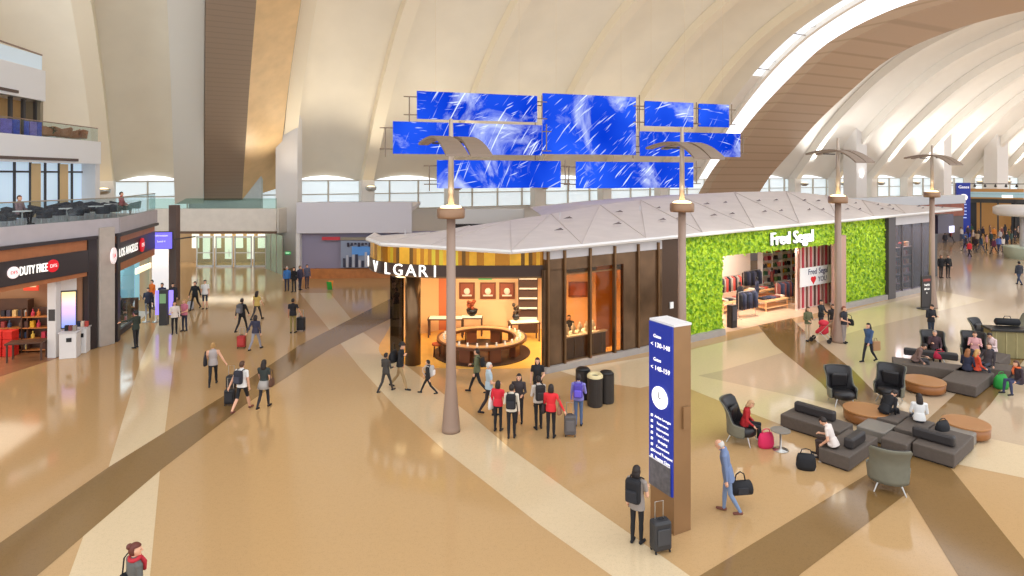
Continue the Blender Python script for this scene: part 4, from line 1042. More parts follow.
# glazed cafe wall behind and the white upper decks
W0, W1 = (-24.3,26.0), (-25.4,38.0)
up = struct(thing('upper_decks', 'stacked white upper decks at the far left', 'deck', (-27,32,0)))
MB().slab(W0, W1, .4, 8.75, 10.1).build('deck_edge', white, up)
MB().prism([W0, W1, (-34,38), (-34,26)], 9.2, 9.7).build('deck', white, up)
MB().slab((W0[0]+.24,W0[1]), lerp((W0[0]+.24,W0[1]),(W1[0]+.24,W1[1]),.8), .1, 8.85, 9.0).build('dark_strip', mat('brown strip', (96,80,74), .5), up)  # thin dark brown band along the deck edge
MB().slab(W1, (-34,38.2), .4, 5.7, 10.1).build('end_panel', offw, up)
MB().slab(W0, W1, .03, 10.1, 10.9).build('glass_rail', gl_clear, up)
MB().tube((*W0,10.92),(*W1,10.92),.03,n=6).build('handrail', brownm, up)
G0, G1 = (-25.2,26), (-26.3,38)
cw = struct(thing('window_5', 'tall cafe glazing on the first terrace', 'window', (-25.8,32,0)))
mb = MB(); mb.slab(G0, G1, .04, 5.8, 8.75); mb.build('pane', mat('cafe daylight glass', (200,222,240), .15, emit=.42), cw)
mb = MB()
for k in range(11):
    q = lerp(G0,G1,k/10); mb.box((q[0]+.05,q[1],7.27),(.12,.1,2.95))
mb.slab((G0[0]+.05,G0[1]), (G1[0]+.05,G1[1]), .1, 8.2, 8.3); mb.build('window_frame', dgrey, cw)
for k in (3,6,8): 
    q0, q1 = lerp(G0,G1,k/10), lerp(G0,G1,(k+.6)/10); MB().slab((q0[0]+.12,q0[1]), (q1[0]+.12,q1[1]), .06, 5.8, 8.7).build('side_panel', mat('tan blind', (226,192,140), .6), cw)
# third deck: warm cafe interior and upper white parapet
H0, H1 = (-25.8,26), (-27.0,35.6)
MB().slab(H0, H1, .4, 12.3, 14.05).build('upper_parapet', white, up)
MB().slab((H0[0]+.24,H0[1]), lerp((H0[0]+.24,H0[1]),(H1[0]+.24,H1[1]),.75), .1, 12.45, 12.6).build('dark_strip', mat('brown strip', (96,80,74), .5), up)  # same dark brown band on the upper parapet
MB().prism([H0, H1, (-36,36), (-36,26)], 12.3, 12.6).build('upper_deck', white, up)
MB().slab((H0[0]-1.5,H0[1]), (H1[0]-1.2,H1[1]), .2, 9.7, 12.3).build('cafe_panel', mat('warm cafe wall', (206,166,110), .6, noise=.15, nscale=1.5), up)
for k in range(5):
    q = lerp(H0,H1,.55+.11*k); MB().box((q[0]-.3,q[1],11),(.16,.16,2.6)).build('mullion', dgrey, up)
MB().slab(H1, (-36,35.8), .2, 9.7, 12.3).build('end_panel', mat('glazed end', (150,140,120), .2), up)
MB().slab(H0, H1, .03, 14.05, 14.9).build('glass_rail', mat('bright rail glass', (214,230,240), .1, emit=.2), up)
MB().tube((*H0,15.2),(*H1,14.95),.05,n=6).build('handrail', brownm, up)
# terrace chairs
dk_ch = mat('dark rattan', (62,60,66), .6, noise=.15, nscale=8); br_ch = mat('orange tan leather', (186,118,78), .5)
def tub_chair(name, label, m, group):
    t = thing(name, label, 'chair', (0,0,0), 0, group)
    MB().lathe([(.24,.4),(.28,.43),(.28,.5),(.22,.52)], (0,0,0), 14).build('seat', m, t, local=True, smooth=True)
    rows = []
    for i in range(6):
        u = i/5.0; row = []
        for k in range(15):
            q = math.radians(-125+250*k/14); hgt = .40+u*(.42-.18*abs(k-7)/7.0)
            row.append(((.28+.05*u)*math.sin(q), -(.28+.05*u)*math.cos(q), hgt))
        rows.append(row)
    MB().grid(rows).build('backrest', m, t, local=True, smooth=True, solid=.035)
    for k in range(4):
        q = PI/4+k*PI/2; MB().tube((.2*math.cos(q),.2*math.sin(q),.42),(.25*math.cos(q),.25*math.sin(q),0),.015,n=6).build('leg', chrome, t, local=True)
    return t
tc0 = tub_chair('tub_chair', 'dark rattan tub chair', dk_ch, 'dark terrace chairs'); first = [True]
ROW = ['by the rail','in the second row','in the third row','by the glazing']
cnt = {}
for r_ in range(4):
    for k in range(8):
        y = 24.2+1.55*k+.35*(r_ % 2); e = lerp(TE[0],TE[1],(y-20.6)/8.4) if y < 29.3 else lerp(TE[2],TE[3],(y-30.2)/7.4)
        x = e[0]-.75-1.15*r_
        lb = 'dark tub chair %s, %s from the near terrace end' % (ROW[r_], ORD[k])
        rz = [.3,2.6,1.2,-1.5,3.4][(k*3+r_*2) % 5]
        if first[0]: tc0.location = (x,y,5.782); tc0.rotation_euler = (0,0,rz); tc0['label'] = lb; first[0] = False
        else: dup(tc0, (x,y,5.782), rz, lb)
def cafe_table(x, y, z, label, grp, first=None):
    t = thing('cafe_table', label, 'table', (x,y,z), 0, grp)
    MB().lathe([(.33,.70),(.35,.72),(.33,.74)], (0,0,0), 18).build('table_top', white, t, local=True)
    MB().lathe([(.22,0),(.22,.02),(.03,.05),(.03,.7)], (0,0,0), 12).build('pedestal', chrome, t, local=True)
for k in range(6):
    y = 24.9+2.1*k; e = lerp(TE[0],TE[1],(y-20.6)/8.4) if y < 29.3 else lerp(TE[2],TE[3],(y-30.2)/7.4)
    cafe_table(e[0]-1.4, y, 5.782, 'small round white cafe table on the first terrace, %s from the near end' % ORD[k], 'terrace tables')
oc = tub_chair('tub_chair', 'orange tan tub chair on the second deck', br_ch, 'tan chairs on the second deck')
SPOT = [(43,'behind the glass rail, left of the plant'),(52,'nearest the small plant pot'),(63,'right of the small plant pot'),(71,'second from the deck end'),(79,'closest to the deck end')]
for i, (px, lb) in enumerate(SPOT):
    u = (px-512)/F; x = -25.75-.25*(i%2); y = x/u
    if i == 0: oc.location = (x,y,9.702); oc['label'] = 'orange tan tub chair on the second deck, '+lb
    else: dup(oc, (x,y,9.702), .8*i, 'orange tan tub chair on the second deck, '+lb)
for o_ in bpy.data.objects:
    if o_.parent is None and 'label' in o_ and o_['label'].startswith('orange tan tub'): o_.scale = (1.35,1.35,1.35)
u = (51-512)/F; x = -25.6; y = x/u
t = thing('potted_plant', 'leafy plant in a pale pot on the second deck', 'plant', (x,y,9.702))
MB().lathe([(.16,0),(.22,.5),(.2,.52)], (0,0,0), 14).build('pot', offw, t, local=True)
mb = MB()
for k in range(40):
    q = rr.uniform(0,2*PI); L = rr.uniform(.25,.5); zz = .55+rr.uniform(0,.35); d = Vector((math.cos(q),math.sin(q),.6)); c = Vector((0,0,zz)); s_ = Vector((-math.sin(q),math.cos(q),0))*.06
    mb.add([tuple(c), tuple(c+d*L*.5+s_), tuple(c+d*L), tuple(c+d*L*.5-s_)], [(0,1,2,3)])
mb.build('foliage', mat('dark leaf', (62,84,50), .6), t, local=True)
for i, (px, w_) in enumerate(((6,1.6),(33,1.1))):
    u = (px-512)/F; x = -25.55; y = x/u
    t = thing('folding_screen', 'blue and violet patterned screen behind the second deck rail, %s one' % ('left' if i == 0 else 'right'), 'screen', (x,y,9.702), 1.4)
    for k in range(3): MB().box((-w_/3+w_/3*k,0,.62),(w_/3-.04,.06,1.2),.3*(-1)**k).build('screen_panel', mat('blue print%d' % (k%2), [(54,84,200),(120,104,190)][k%2], .6, noise=.3, nscale=6), t, local=True)

# ================================================================== PYLON, BOARD, BINS
t = thing('direction_pylon', 'tall blue and brown direction pylon with clock in the foreground', 'sign', (*G(674,536),0), math.atan2(-.88,.47))
PW, PDp, PH = .80, .51, 4.68                       # local x along the blue face from the far-left edge; rotated so +x = right along the face
t.rotation_euler = (0,0,math.atan2(-.88,.47))
cx0 = -PW/2
MB().box((cx0, PDp/2, PH/2), (PW, PDp, PH)).build('body', mat('tan bronze cladding', (150,116,80), .35, .3, noise=.05, nscale=2), t, local=True, bevel=.01)
MB().box((cx0, PDp/2, PH+.02), (PW+.02, PDp+.02, .05)).build('cap', offw, t, local=True)
MB().box((cx0, -.02, .85+(PH-.85)/2), (PW*.97, .05, PH-.87)).build('blue_panel', blue_em, t, local=True)
RT = Matrix.Translation(t.location) @ Matrix.Rotation(t.rotation_euler.z, 4, 'Z')
def on_py(x, z, y=-.05): return RT @ Vector((cx0+x, y, z))
rp_ = (math.cos(t.rotation_euler.z), math.sin(t.rotation_euler.z), 0)
for z, a_, b_ in ((4.36,'Gates','\u25c4 130-148'),(3.82,'Gates','\u25c4 148-159')):
    text('sign_text', a_, .11, facing(on_py(-.1,z), rp_), white_em, t, .004)
    text('sign_text', b_.replace('\u25c4','<'), .155, facing(on_py(.0,z-.2), rp_), white_em, t, .004)
mb = MB(); mb.M = Matrix.Translation((cx0,-.06,2.98)) @ Matrix.Rotation(PI/2,4,'X'); mb.lathe([(.25,-.02),(.25,.02),(.2,.03)], (0,0,0), 28)
ck = mb.build('clock', mat('clock face', (255,255,255), .4, emit=1.0), t, local=True)
MB().box((cx0,-.095,3.05),(.02,.01,.14)).build('clock_hand', black, ck, local=True); MB().box((cx0+.05,-.095,2.98),(.1,.01,.02)).build('clock_hand', black, ck, local=True)
for k, s_ in enumerate(['Airline Lounges','Restrooms','Tom Bradley','Food Court','Shopping','Connections','Ground Transport','Baggage Claim']):
    z = 2.50-.135*k; text('sign_text', s_ if k != 2 else 'Information', .085, facing(on_py(.08,z), rp_), white_em, t, .003)
    MB().box((cx0-.27,-.06,z),(.05,.02,.055)).build('icon', white_em, t, local=True)
MB().box((cx0,-.055,1.18),(PW*.86,.03,.62)).build('map_panel', mat('map grey', (92,92,100), .3, noise=.3, nscale=9), t, local=True)
MB().box((cx0,-.075,1.52),(PW*.86,.02,.02)).build('map_edge', white, t, local=True)
MB().box((.03,.34,2.6),(.05,.2,.5)).build('side_box', mat('tan bronze cladding', (150,116,80), .35, .3), t, local=True)
p = G(926,309); t = thing('sign_board', 'black freestanding board with pale lettering at the fourth lamp post', 'sign', (*p,0), .35)
MB().box((0,0,1.05),(.82,.08,1.9)).build('board', black_s, t, local=True, bevel=.01)
MB().box((0,0,.05),(1.0,.45,.06)).build('base', dgrey, t, local=True)
MB().box((0,-.05,1.75),(.6,.02,.14)).build('red_stripe', mat('dull red', (150,70,60), .5), t, local=True)
RT2 = Matrix.Translation(t.location) @ Matrix.Rotation(.35,4,'Z')
for k, s_ in enumerate(['SALE','OPEN','DAILY']): text('board_text', ['TASTE','OF LA','>'][k], .17, facing(RT2 @ Vector((0,-.055,1.45-.24*k)), (math.cos(.35),math.sin(.35),0)), white_em, t, .003)
def litter_bin(px, py, label, open_top):
    p = G(px, py); t = thing('litter_bin', label, 'bin', (*p,0), 0, 'round litter bins by the jewellery shop')
    MB().lathe([(.25,0),(.27,.03),(.27,1.02),(.25,1.04)], (0,0,0), 24).build('body', mat('bin dark', (48,44,42), .4, noise=.1, nscale=6), t, local=True, smooth=False)
    if open_top: MB().lathe([(.13,.9),(.14,1.09),(.24,1.12),(.28,1.06),(.28,1.0)], (0,0,0), 24, cap=False).build('rim', mat('bin cream rim', (226,210,160), .4), t, local=True, smooth=True); MB().lathe([(.13,1.0),(.01,1.0)], (0,0,0), 20).build('opening', black, t, local=True)
    else: MB().lathe([(.27,1.02),(.2,1.1),(.05,1.13)], (0,0,0), 24).build('lid', black, t, local=True, smooth=True)
litter_bin(595,405.5,'front litter bin with a cream rim',True)
litter_bin(583,398,'dark litter bin at the left behind the cream rimmed one',False)
litter_bin(606.5,402,'dark litter bin at the right of the cream rimmed one',False)

# ================================================================== LOUNGE FURNITURE
olive = mat('olive felt shell', (118,116,100), .75, noise=.06, nscale=6); lea = mat('black leather', (34,32,34), .42)
ben = mat('charcoal bench fabric', (92,82,74), .8, noise=.08, nscale=10); bols = mat('dark bolster leather', (50,46,46), .5); tab = mat('caramel table', (170,118,70), .35, noise=.05, nscale=2)
slate = mat('slate table top', (128,122,114), .4)
def wing_chair(label):
    t = thing('wing_chair', label, 'armchair', (0,0,0), 0, 'high backed wing chairs'); t.scale = (1.08,1.08,1.05)
    def sh(off):
        rows = []
        for i in range(11):
            u = i/10.0; row = []
            for k in range(29):
                dg_ = -118+236*k/28; q = math.radians(dg_); ad = abs(dg_)
                top = 1.16 if ad < 48 else (1.16-.56*(ad-48)/22 if ad < 70 else .60-.05*(ad-70)/48)
                z = .24+u*(top-.24); fl_ = .41+.03*u+(.15*max(0, (z-.75)/.4)**1.5) - off
                row.append((fl_*math.sin(q)*1.02, -fl_*math.cos(q)*.95-.06*max(0,(z-.6)), z))
            rows.append(row)
        return rows
    MB().grid(sh(0)).build('shell', olive, t, local=True, smooth=True, solid=.03)
    MB().grid(sh(.045)).build('lining', lea, t, local=True, smooth=True, solid=.04)
    MB().loft([((0,.02,.24),.33,.33),((0,.02,.27),.37,.36),((0,.03,.40),.37,.37),((0,.03,.46),.33,.34)], 20).build('seat', lea, t, local=True, smooth=True)
    MB().box((0,-.26,.74),(.50,.12,.46),0,None,-.12).build('back_cushion', lea, t, local=True, bevel=.055)
    for sx in (-1,1):
        for sy in (-1,1): MB().tube((sx*.22,sy*.22,.26),(sx*.33,sy*.33,0),.022,.014,n=8).build('leg', chrome, t, local=True)
    return t
def hd(h): return -math.radians(h)                 # heading 0 = away from the viewer, 90 = to the right
CH = [(742,441,128,'black and olive wing chair holding the person in red beside the side table'),
      (842,404,188,'empty wing chair behind the caramel table, left one of the pair'),
      (889,401,222,'empty wing chair behind the caramel table, right one of the pair'),
      (888,488,24,'wing chair turned away, its olive back nearest the viewer'),
      (934,361,205,'wing chair holding the grey haired person in the far lounge'),
      (974,362,214,'wing chair holding the person in pale pink in the far lounge'),
      (984,346,150,'olive wing chair seen side-on at the back of the far lounge'),
      (1020,334,-20,'olive wing chair back at the right edge by the bag bench')]
c0 = None
for px, py, h_, lb in CH:
    p = G(px, py)
    if c0 is None: c0 = wing_chair(lb); c0.location = (*p,0); c0.rotation_euler = (0,0,hd(h_))
    else: dup(c0, (*p,0), hd(h_), lb)
E1 = Vector((.766,.643)); E2 = Vector((.643,-.766)); OB = Vector((9.07,16.9)); RB = math.atan2(E1.y, E1.x)
def LP(p, q): v = OB+E1*p+E2*q; return (v.x, v.y)
def bench(label, p0, p1, q0, q1, h=.42, m=None, name='bench'):
    c = LP((p0+p1)/2, (q0+q1)/2); t = thing(name, label, 'bench', (*c,0), RB, 'modular lounge benches')
    MB().box((0,0,.04+(h-.04)/2),(p1-p0-.02, q1-q0-.02, h-.04)).build('seat', m or ben, t, local=True, bevel=.03)
    MB().box((0,0,.025),(p1-p0-.14, q1-q0-.14, .05)).build('plinth', black, t, local=True)
    return t
def bolster(label, p, q, L, along_p, h0=.421):
    c = LP(p, q); o = MB().box((0,0,.16),(L,.26,.30) if along_p else (.26,L,.30)).build('bolster', bols, bevel=.06); o.location = (*c,h0); o.rotation_euler = (0,0,RB)
    tag(o, label, 'bolster', 'back bolsters on the lounge benches')
bench('long charcoal bench with a bolster, left arm of the lounge cluster', 1.55, 2.55, -2.6, -.75)
bolster('dark bolster on the left bench of the lounge cluster', 2.25, -1.8, 1.25, False)
bench('charcoal bench in front where the person in white sits', 0, 2.05, -.72, .12)
bolster('dark bolster behind the person in white on the front bench', .98, .0-.12, .95, True)
bench('charcoal bench at the right front of the lounge cluster', 2.4, 4.3, .86, 1.9)
bolster('dark bolster on the right front bench', 2.95, 1.25, 1.05, False)
bench('low charcoal block joining the front and right benches', 2.1, 2.95, .14, .84, .40)
bench('slate topped block in the middle of the lounge cluster', 2.6, 3.6, -.72, .1, .36, slate)
bench('charcoal seat block behind, where the dark bundled person sits', 3.65, 4.9, -1.0, .1, .42)
bench('charcoal seat block where the person in the white jacket sits', 3.2, 4.6, .12, .84, .42)
bench('pale trimmed end block right of the front bench', 4.33, 4.8, .95, 1.85, .38, slate)
def round_table(px, py, r, label):
    p = G(px, py, .42); t = thing('coffee_table', label, 'table', (*p,0), 0, 'round caramel coffee tables')
    MB().lathe([(r*.93,.36),(r,.38),(r,.42),(r*.97,.43)], (0,0,0), 40).build('table_top', tab, t, local=True)
    MB().lathe([(r*.86,.05),(r*.96,.1),(r*.98,.36),(r*.9,.37)], (0,0,0), 40).build('drum', mat('caramel drum', (150,96,50), .4, noise=.06, nscale=2), t, local=True, smooth=True)
    for k in range(4):
        q = PI/4+PI/2*k; MB().tube((r*.7*math.cos(q),r*.7*math.sin(q),.08),(r*.7*math.cos(q),r*.7*math.sin(q),0),.03,n=8).build('leg', black, t, local=True)
round_table(866,409,.68,'round caramel coffee table before the two empty wing chairs')
round_table(966,422,.64,'round caramel coffee table right of the person in white')
round_table(924,380,.70,'round caramel coffee table at the far lounge')
p = G(780.5,450); t = thing('side_table', 'small round side table with a steel foot beside the person in red', 'table', (*p,0))
MB().lathe([(.26,.56),(.28,.57),(.28,.59),(.26,.6)], (0,0,0), 28).build('table_top', slate, t, local=True)
MB().lathe([(.22,0),(.22,.015),(.03,.04),(.025,.56)], (0,0,0), 24).build('pedestal', chrome, t, local=True, smooth=True)
def gbench(label, px, py, L, w_, rz, h=.42):
    p = G(px, py, h); t = thing('bench', label, 'bench', (*p,0), rz, 'modular lounge benches')
    MB().box((0,0,.04+(h-.04)/2),(L,w_,h-.04)).build('seat', ben, t, local=True, bevel=.03); MB().box((0,0,.025),(L-.12,w_-.12,.05)).build('plinth', black, t, local=True)
gbench('long charcoal bench at the back of the far lounge', 930, 364, 2.6, 1.0, -.5)
gbench('charcoal bench nearest the viewer in the far lounge', 968, 376, 2.5, 1.1, RB)
gbench('charcoal bench by the green bag at the right edge', 1012, 368, 2.2, 1.0, -.5)
gbench('charcoal bench between the pink chair and the olive screen', 992, 356, 1.8, .9, RB)
p = G(936,359,.42); o = MB().box((0,0,.15),(1.9,.26,.3)).build('bolster', bols, bevel=.06); o.location = (p[0]-.1,p[1]+.2,.421); o.rotation_euler = (0,0,-.5); tag(o, 'dark bolster on the back bench of the far lounge', 'bolster', 'back bolsters on the lounge benches')
p = G(1012,357); t = thing('luggage_bench', 'tall olive panelled unit with a dark ledge at the right edge', 'unit', (*p,0), -.2)
MB().box((0,0,.62),(1.9,.7,1.2)).build('body', mat('olive panel', (140,130,88), .6, noise=.08, nscale=4), t, local=True, bevel=.02)
MB().box((0,-.05,1.25),(2.1,.85,.10)).build('ledge', black, t, local=True, bevel=.02)
for k in range(5): MB().box((-.8+.4*k,-.36,.6),(.03,.02,1.1)).build('batten', mat('pale batten', (176,164,120), .6), t, local=True)
q = PD(488,212,47); t = thing('far_kiosk', 'grey kiosk box with dark base strip behind the curved roof', 'kiosk', (q[0],q[1],0), .1)
MB().box((0,0,4.95),(5.4,1.2,1.1)).build('box_top', mat('kiosk grey', (206,204,200), .6), t, local=True)
MB().box((-.3,-.1,4.2),(4.6,1.0,.45)).build('base_strip', black_s, t, local=True)
MB().box((.4,-.63,4.3),(.7,.04,.28)).build('red_plate', mat('red plate', (206,60,60), .5), t, local=True)
MB().box((0,0,2.0),(4.4,.9,4.0)).build('body', lgrey, t, local=True)
# ================================================================== FAR RIGHT CONCOURSE
fp = thing('far_shop_row', 'pale canopy row of shops behind the pavilion roof at the right', 'shop', PD(850,215,62)[:2])
a, b = PD(742,0,58)[:2], PD(962,0,76)[:2]
MB().slab(a, b, .8, 4.6, 5.6).build('canopy_edge', mat('canopy grey', (204,208,214), .5), fp)
MB().slab(lerp(a,b,.55), b, .5, 3.1, 4.6).build('sign_band', mat('brick red band', (150,84,64), .6, noise=.2, nscale=1.2), fp)
MB().slab(lerp(a,b,.0), lerp(a,b,.55), .5, 0, 4.6).build('front_panel', mat('grey front panel', (150,140,136), .6), fp)  # plain grey front below the canopy
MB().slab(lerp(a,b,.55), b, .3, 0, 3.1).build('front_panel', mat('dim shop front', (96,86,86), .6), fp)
pq = PD(963,236,79); t = thing('blue_sign', 'tall narrow blue sign tower with white disc over the far crowd', 'sign', (pq[0],pq[1],0), -.35)
MB().box((0,0,3.6),(1.45,.5,6.9)).build('blue_panel', blue_em, t, local=True)
MB().box((0,.3,3.5),(1.6,.2,7.0)).build('frame', grey, t, local=True)
RT3 = Matrix.Translation(t.location) @ Matrix.Rotation(-.35,4,'Z')
mb = MB(); mb.M = Matrix.Translation((0,-.27,5.2)) @ Matrix.Rotation(PI/2,4,'X'); mb.lathe([(.42,-.02),(.42,.02)], (0,0,0), 24); mb.build('disc', white_em, t, local=True)
text('sign_text', 'Gates', .5, facing(RT3 @ Vector((0,-.28,6.5)), (math.cos(-.35),math.sin(-.35),0)), white_em, t, .01)
for k in range(5): MB().box((-.1,-.27,4.3-.42*k),(.8,.03,.12)).build('text_line', mat('pale blue line', (170,190,240), .5, emit=.6), t, local=True)
gcx = PD(995,240,80); t = thing('far_shop', 'far shop with glass canopy and warm lit doorway beyond the crowd', 'shop', (gcx[0],gcx[1],0), -.55)
MB().box((0,3,3.1),(6.6,.3,6.2)).build('back_panel', mat('warm back wall', (190,140,80), .6, emit=.12), t, local=True)
MB().box((-.2,1.0,4.65),(6.8,.4,.5)).build('header', dgrey, t, local=True)
MB().box((0,.7,5.6),(6.8,2.2,.08)).build('canopy', gl_green, t, local=True)
MB().box((0,-.35,5.5),(6.8,.08,.7)).build('canopy_glass', mat('aqua canopy glass', (170,204,214), .2, emit=.1), t, local=True)
MB().box((1.2,-.42,5.3),(1.1,.06,.35)).build('lit_sign', white_em, t, local=True)
for x in (-3.3,-1.4,.4,2.2,3.3): MB().box((x,.8,2.4),(.3 if x in (-3.3,3.3) else .14,.3,4.8)).build('frame_post', dgrey, t, local=True)
for x in (-2.55,2.55): MB().box((x,1.2,2.2),(1.5,.1,4.4)).build('side_panel', black, t, local=True)
MB().box((0,-.3,6.9),(7.6,.1,.1)).build('top_rail', dgrey, t, local=True)
for k in range(7): 
    MB().lathe([(.02,.3),(.16,.0),(.12,-.12),(.02,-.14)], (-3.2+1.07*k,-.3,6.6), 10).build('ball_lamp', dgrey, t, local=True, smooth=True)
q = PD(1016,212,60); t = thing('info_counter', 'white curved canopy of a counter at the right edge', 'counter', (q[0]+1,q[1],0))
MB().lathe([(2.3,4.1),(2.6,4.3),(2.6,4.9),(2.2,5.1)], (0,0,0), 32).build('canopy', white, t, local=True, smooth=True)
MB().lathe([(.5,0),(.5,4.1)], (0,0,0), 20).build('pillar', lgrey, t, local=True, smooth=True)
MB().lathe([(1.7,0),(1.8,1.0),(1.9,1.1),(1.2,1.12)], (0,0,0), 28).build('body', mat('pale green counter', (206,222,204), .5), t, local=True, smooth=True)
q = G(941,277); t = thing('black_portal', 'black open doorway frame at the right end of the glass shop', 'doorway', (*q,0), RZF)
MB().box((0,.6,1.6),(.5,.5,3.2)).build('jamb', black, t, local=True, bevel=.02); MB().box((-.6,.6,3.3),(1.8,.5,.3)).build('lintel', black, t, local=True)
q = PD(940,216,47.5); t = thing('roof_fascia', 'dark violet fascia block under the right tip of the pale roof', 'fascia', (q[0],q[1],3.6), RZF)
MB().box((0,0,.75),(2.6,.8,1.4)).build('panel', mat('violet dark fascia', (64,56,78), .5), t, local=True, bevel=.02)
MB().box((.9,-.43,.3),(.8,.05,.5)).build('screen', mat('pale screen', (226,226,255), .4, emit=.9), t, local=True)
# ================================================================== PEOPLE
SK1, SK2, SK3 = (226,172,140), (196,140,106), (150,100,74)
def cm(rgb): return mat('cloth %d %d %d' % rgb, rgb, .8)
def smt(rgb): return mat('skin %d %d %d' % rgb, rgb, .55)
def hm(rgb): return mat('hair %d %d %d' % rgb, rgb, .6)
BK=(26,26,30); NV=(40,48,80); GY=(120,120,124); WH=(232,230,226); RD=(206,40,50); JN=(86,108,146); KH=(168,140,98); OL=(92,96,74); DG=(60,62,68); BR=(110,76,56)
HB=(38,28,24); HBR=(84,56,38); HGR=(206,202,196); HRD=(98,44,32); HBL=(186,146,90)
ARMS = {  # (upper arm dir, forearm dir) for the right arm, x outward, y forward
 'down':((.16,.02,-1),(.06,.16,-1)), 'fwd':((.16,.45,-1),(.0,.6,-1)), 'back':((.16,-.42,-1),(.08,-.15,-1)),
 'phone':((.18,.10,-1),(-.35,.85,.25)), 'hold':((.2,.15,-1),(-.3,1,-.15)), 'pull':((.3,-.45,-1),(.25,-.5,-1)), 'pullside':((.55,-.1,-1),(.6,-.1,-1)),
 'out':((1,.2,-.1),(1,.35,-.05)), 'lap':((.2,.25,-1),(-.25,.9,-.45)), 'read':((.2,.35,-1),(-.3,.8,.35)), 'push':((.14,.5,-1),(-.02,1,-.25)), 'strap':((.22,.15,-1),(-.5,.5,.8))}
JOBS = []
def person(px, py, h_, label, top=BK, bot=BK, hair=HB, hs='short', skin=SK1, shoe=BK, pose='stand', arms=('down','down'), lean=0.0, h=1.70, sleeve='long', legs='long', skirt=None, dress=None, vox=.016, pitch=0.0, seat=None, xy=None, hem=.10, z=0.0, turn=0.0, stride=24, hat=None, scarf=None, width=1.0):
    k = h/1.70
    P = xy or G(px, py, seat or z)
    rt = thing('person', label, 'person', (P[0],P[1],z), hd(h_))
    mb = MB(); segs = []
    def seg(a, b, r0, r1, tg): segs.append((np.array(a), np.array(b), r0, r1, tg))
    def cap(a, b, r0, r1, tg, n=9): mb.caps(a, b, r0, r1, n); seg(a, b, r0, r1, tg)
    hz = .90
    V = Vector
    # legs
    feet = []
    for sx in (-1, 1):
        hip = V((sx*.088, 0, hz))
        if seat is not None:
            hip = V((sx*.088, -.02, 0)); kn = hip+V((sx*.04, .44, .02)); an = kn+V((0, (.06 if sx > 0 else -.05), -.40))
        else:
            if pose == 'walk': a, kb = (math.radians(stride), math.radians(6)) if sx > 0 else (math.radians(-stride*.75), math.radians(24))
            else: a, kb = (math.radians(3), math.radians(4)) if sx > 0 else (math.radians(-2), math.radians(3))
            kn = hip+V((sx*.01, math.sin(a), -math.cos(a)))*.43 if False else hip+V((0, .43*math.sin(a), -.43*math.cos(a)))
            an = kn+V((0, .41*math.sin(a-kb), -.41*math.cos(a-kb)))
        feet.append((hip, kn, an, sx))
    low = min(f[2].z for f in feet)
    dz = (.075-low) if seat is None else (seat/k+.10)
    if seat is not None:                               # keep the soles on the floor for the seat height given
        L = (seat/k+.10+.02)-.075
        for i, f in enumerate(feet): f[2].z = f[1].z-L if L < .46 else f[1].z-.44
    lt = 'bot'; ct = 'bot' if legs == 'long' else 'skin'
    for hip, kn, an, sx in feet:
        for q in (hip, kn, an): q.z += dz
        cap(hip, kn, .082, .056, lt); 
        cap(kn, kn.lerp(an,.4), .053, .056, ct); cap(kn.lerp(an,.4), an, .056, .038, ct)
        back_heel = seat is None and pose == 'walk' and sx < 0
        toe = an+V((sx*.02, .15, -.045)) if not back_heel else an+V((0, .13, -.07))
        cap(an+V((0,-.03,-.035)), toe, .040, .034, 'shoe')
        if legs == 'cuff': pass
    pz = feet[0][0].z
    # torso, tilted about the pelvis by lean
    o = V((0, -.02 if seat is not None else 0, pz))
    Rl = Matrix.Rotation(-math.radians(lean), 3, 'X')
    def U(p): p = V(p); return o+Rl @ V((p[0], p[1], p[2]-hz))
    w_ = width
    mb.loft([((0,0,.79),.10*w_,.08),((0,-.005,.85),.155*w_,.105),((0,-.005,.92),.165*w_,.112),((0,0,1.0),.15*w_,.102),((0,.005,1.08),.138*w_,.098),((0,.005,1.18),.155*w_,.108),((0,0,1.28),.172*w_,.112),((0,-.01,1.36),.165*w_,.098),((0,-.012,1.42),.11*w_,.07),((0,-.01,1.46),.055,.055)], 16, U)
    seg(U((0,0,.80)), U((0,0,.90)), .12, .14, 'bot'); seg(U((-.08,0,.86)), U((.08,0,.86)), .09, .09, 'bot')
    seg(U((0,0,.96)), U((0,0,1.36)), .14, .13, 'top'); seg(U((-.10,0,1.36)), U((.10,0,1.36)), .08, .08, 'top'); seg(U((-.07,0,1.0)), U((.07,0,1.0)), .1, .1, 'top')
    if hem:                                            # jacket or shirt hanging over the hips
        mb.loft([((0,0,.95-hem),.182*w_,.13),((0,0,.96),.172*w_,.124),((0,0,1.08),.150*w_,.11)], 16, U)
        seg(U((-.07,0,.96-hem)), U((.07,0,.96-hem)), .135, .135, 'top'); seg(U((0,0,.97)), U((0,0,.95-hem)), .17, .17, 'top')
    if dress: 
        mb.loft([((0,0,dress),.21,.17),((0,0,.9),.18,.13),((0,0,1.05),.145,.105)], 16, U); seg(U((0,0,dress)), U((0,0,1.0)), .2, .16, 'top')
    # head and neck
    Rh = Rl.to_4x4().to_3x3() @ Matrix.Rotation(-math.radians(turn), 3, 'Z') @ Matrix.Rotation(-math.radians(pitch), 3, 'X')
    nb = U((0,-.01,1.44)); hc = nb+Rh @ V((0,.025,.135))
    cap(nb, nb+Rh @ V((0,.012,.07)), .052, .05, 'skin')
    mb.ball(hc, (.074,.092,.112), 12, None, Rh); seg(hc-Rh @ V((0,0,.03)), hc+Rh @ V((0,0,.03)), .082, .082, 'skin')
    def HL(p): return hc+Rh @ V(p)
    cap(HL((0,.03,-.075)), HL((0,.055,-.085)), .04, .034, 'skin')                    # jaw
    cap(HL((0,.088,.015)), HL((0,.106,-.018)), .010, .015, 'skin')                     # nose
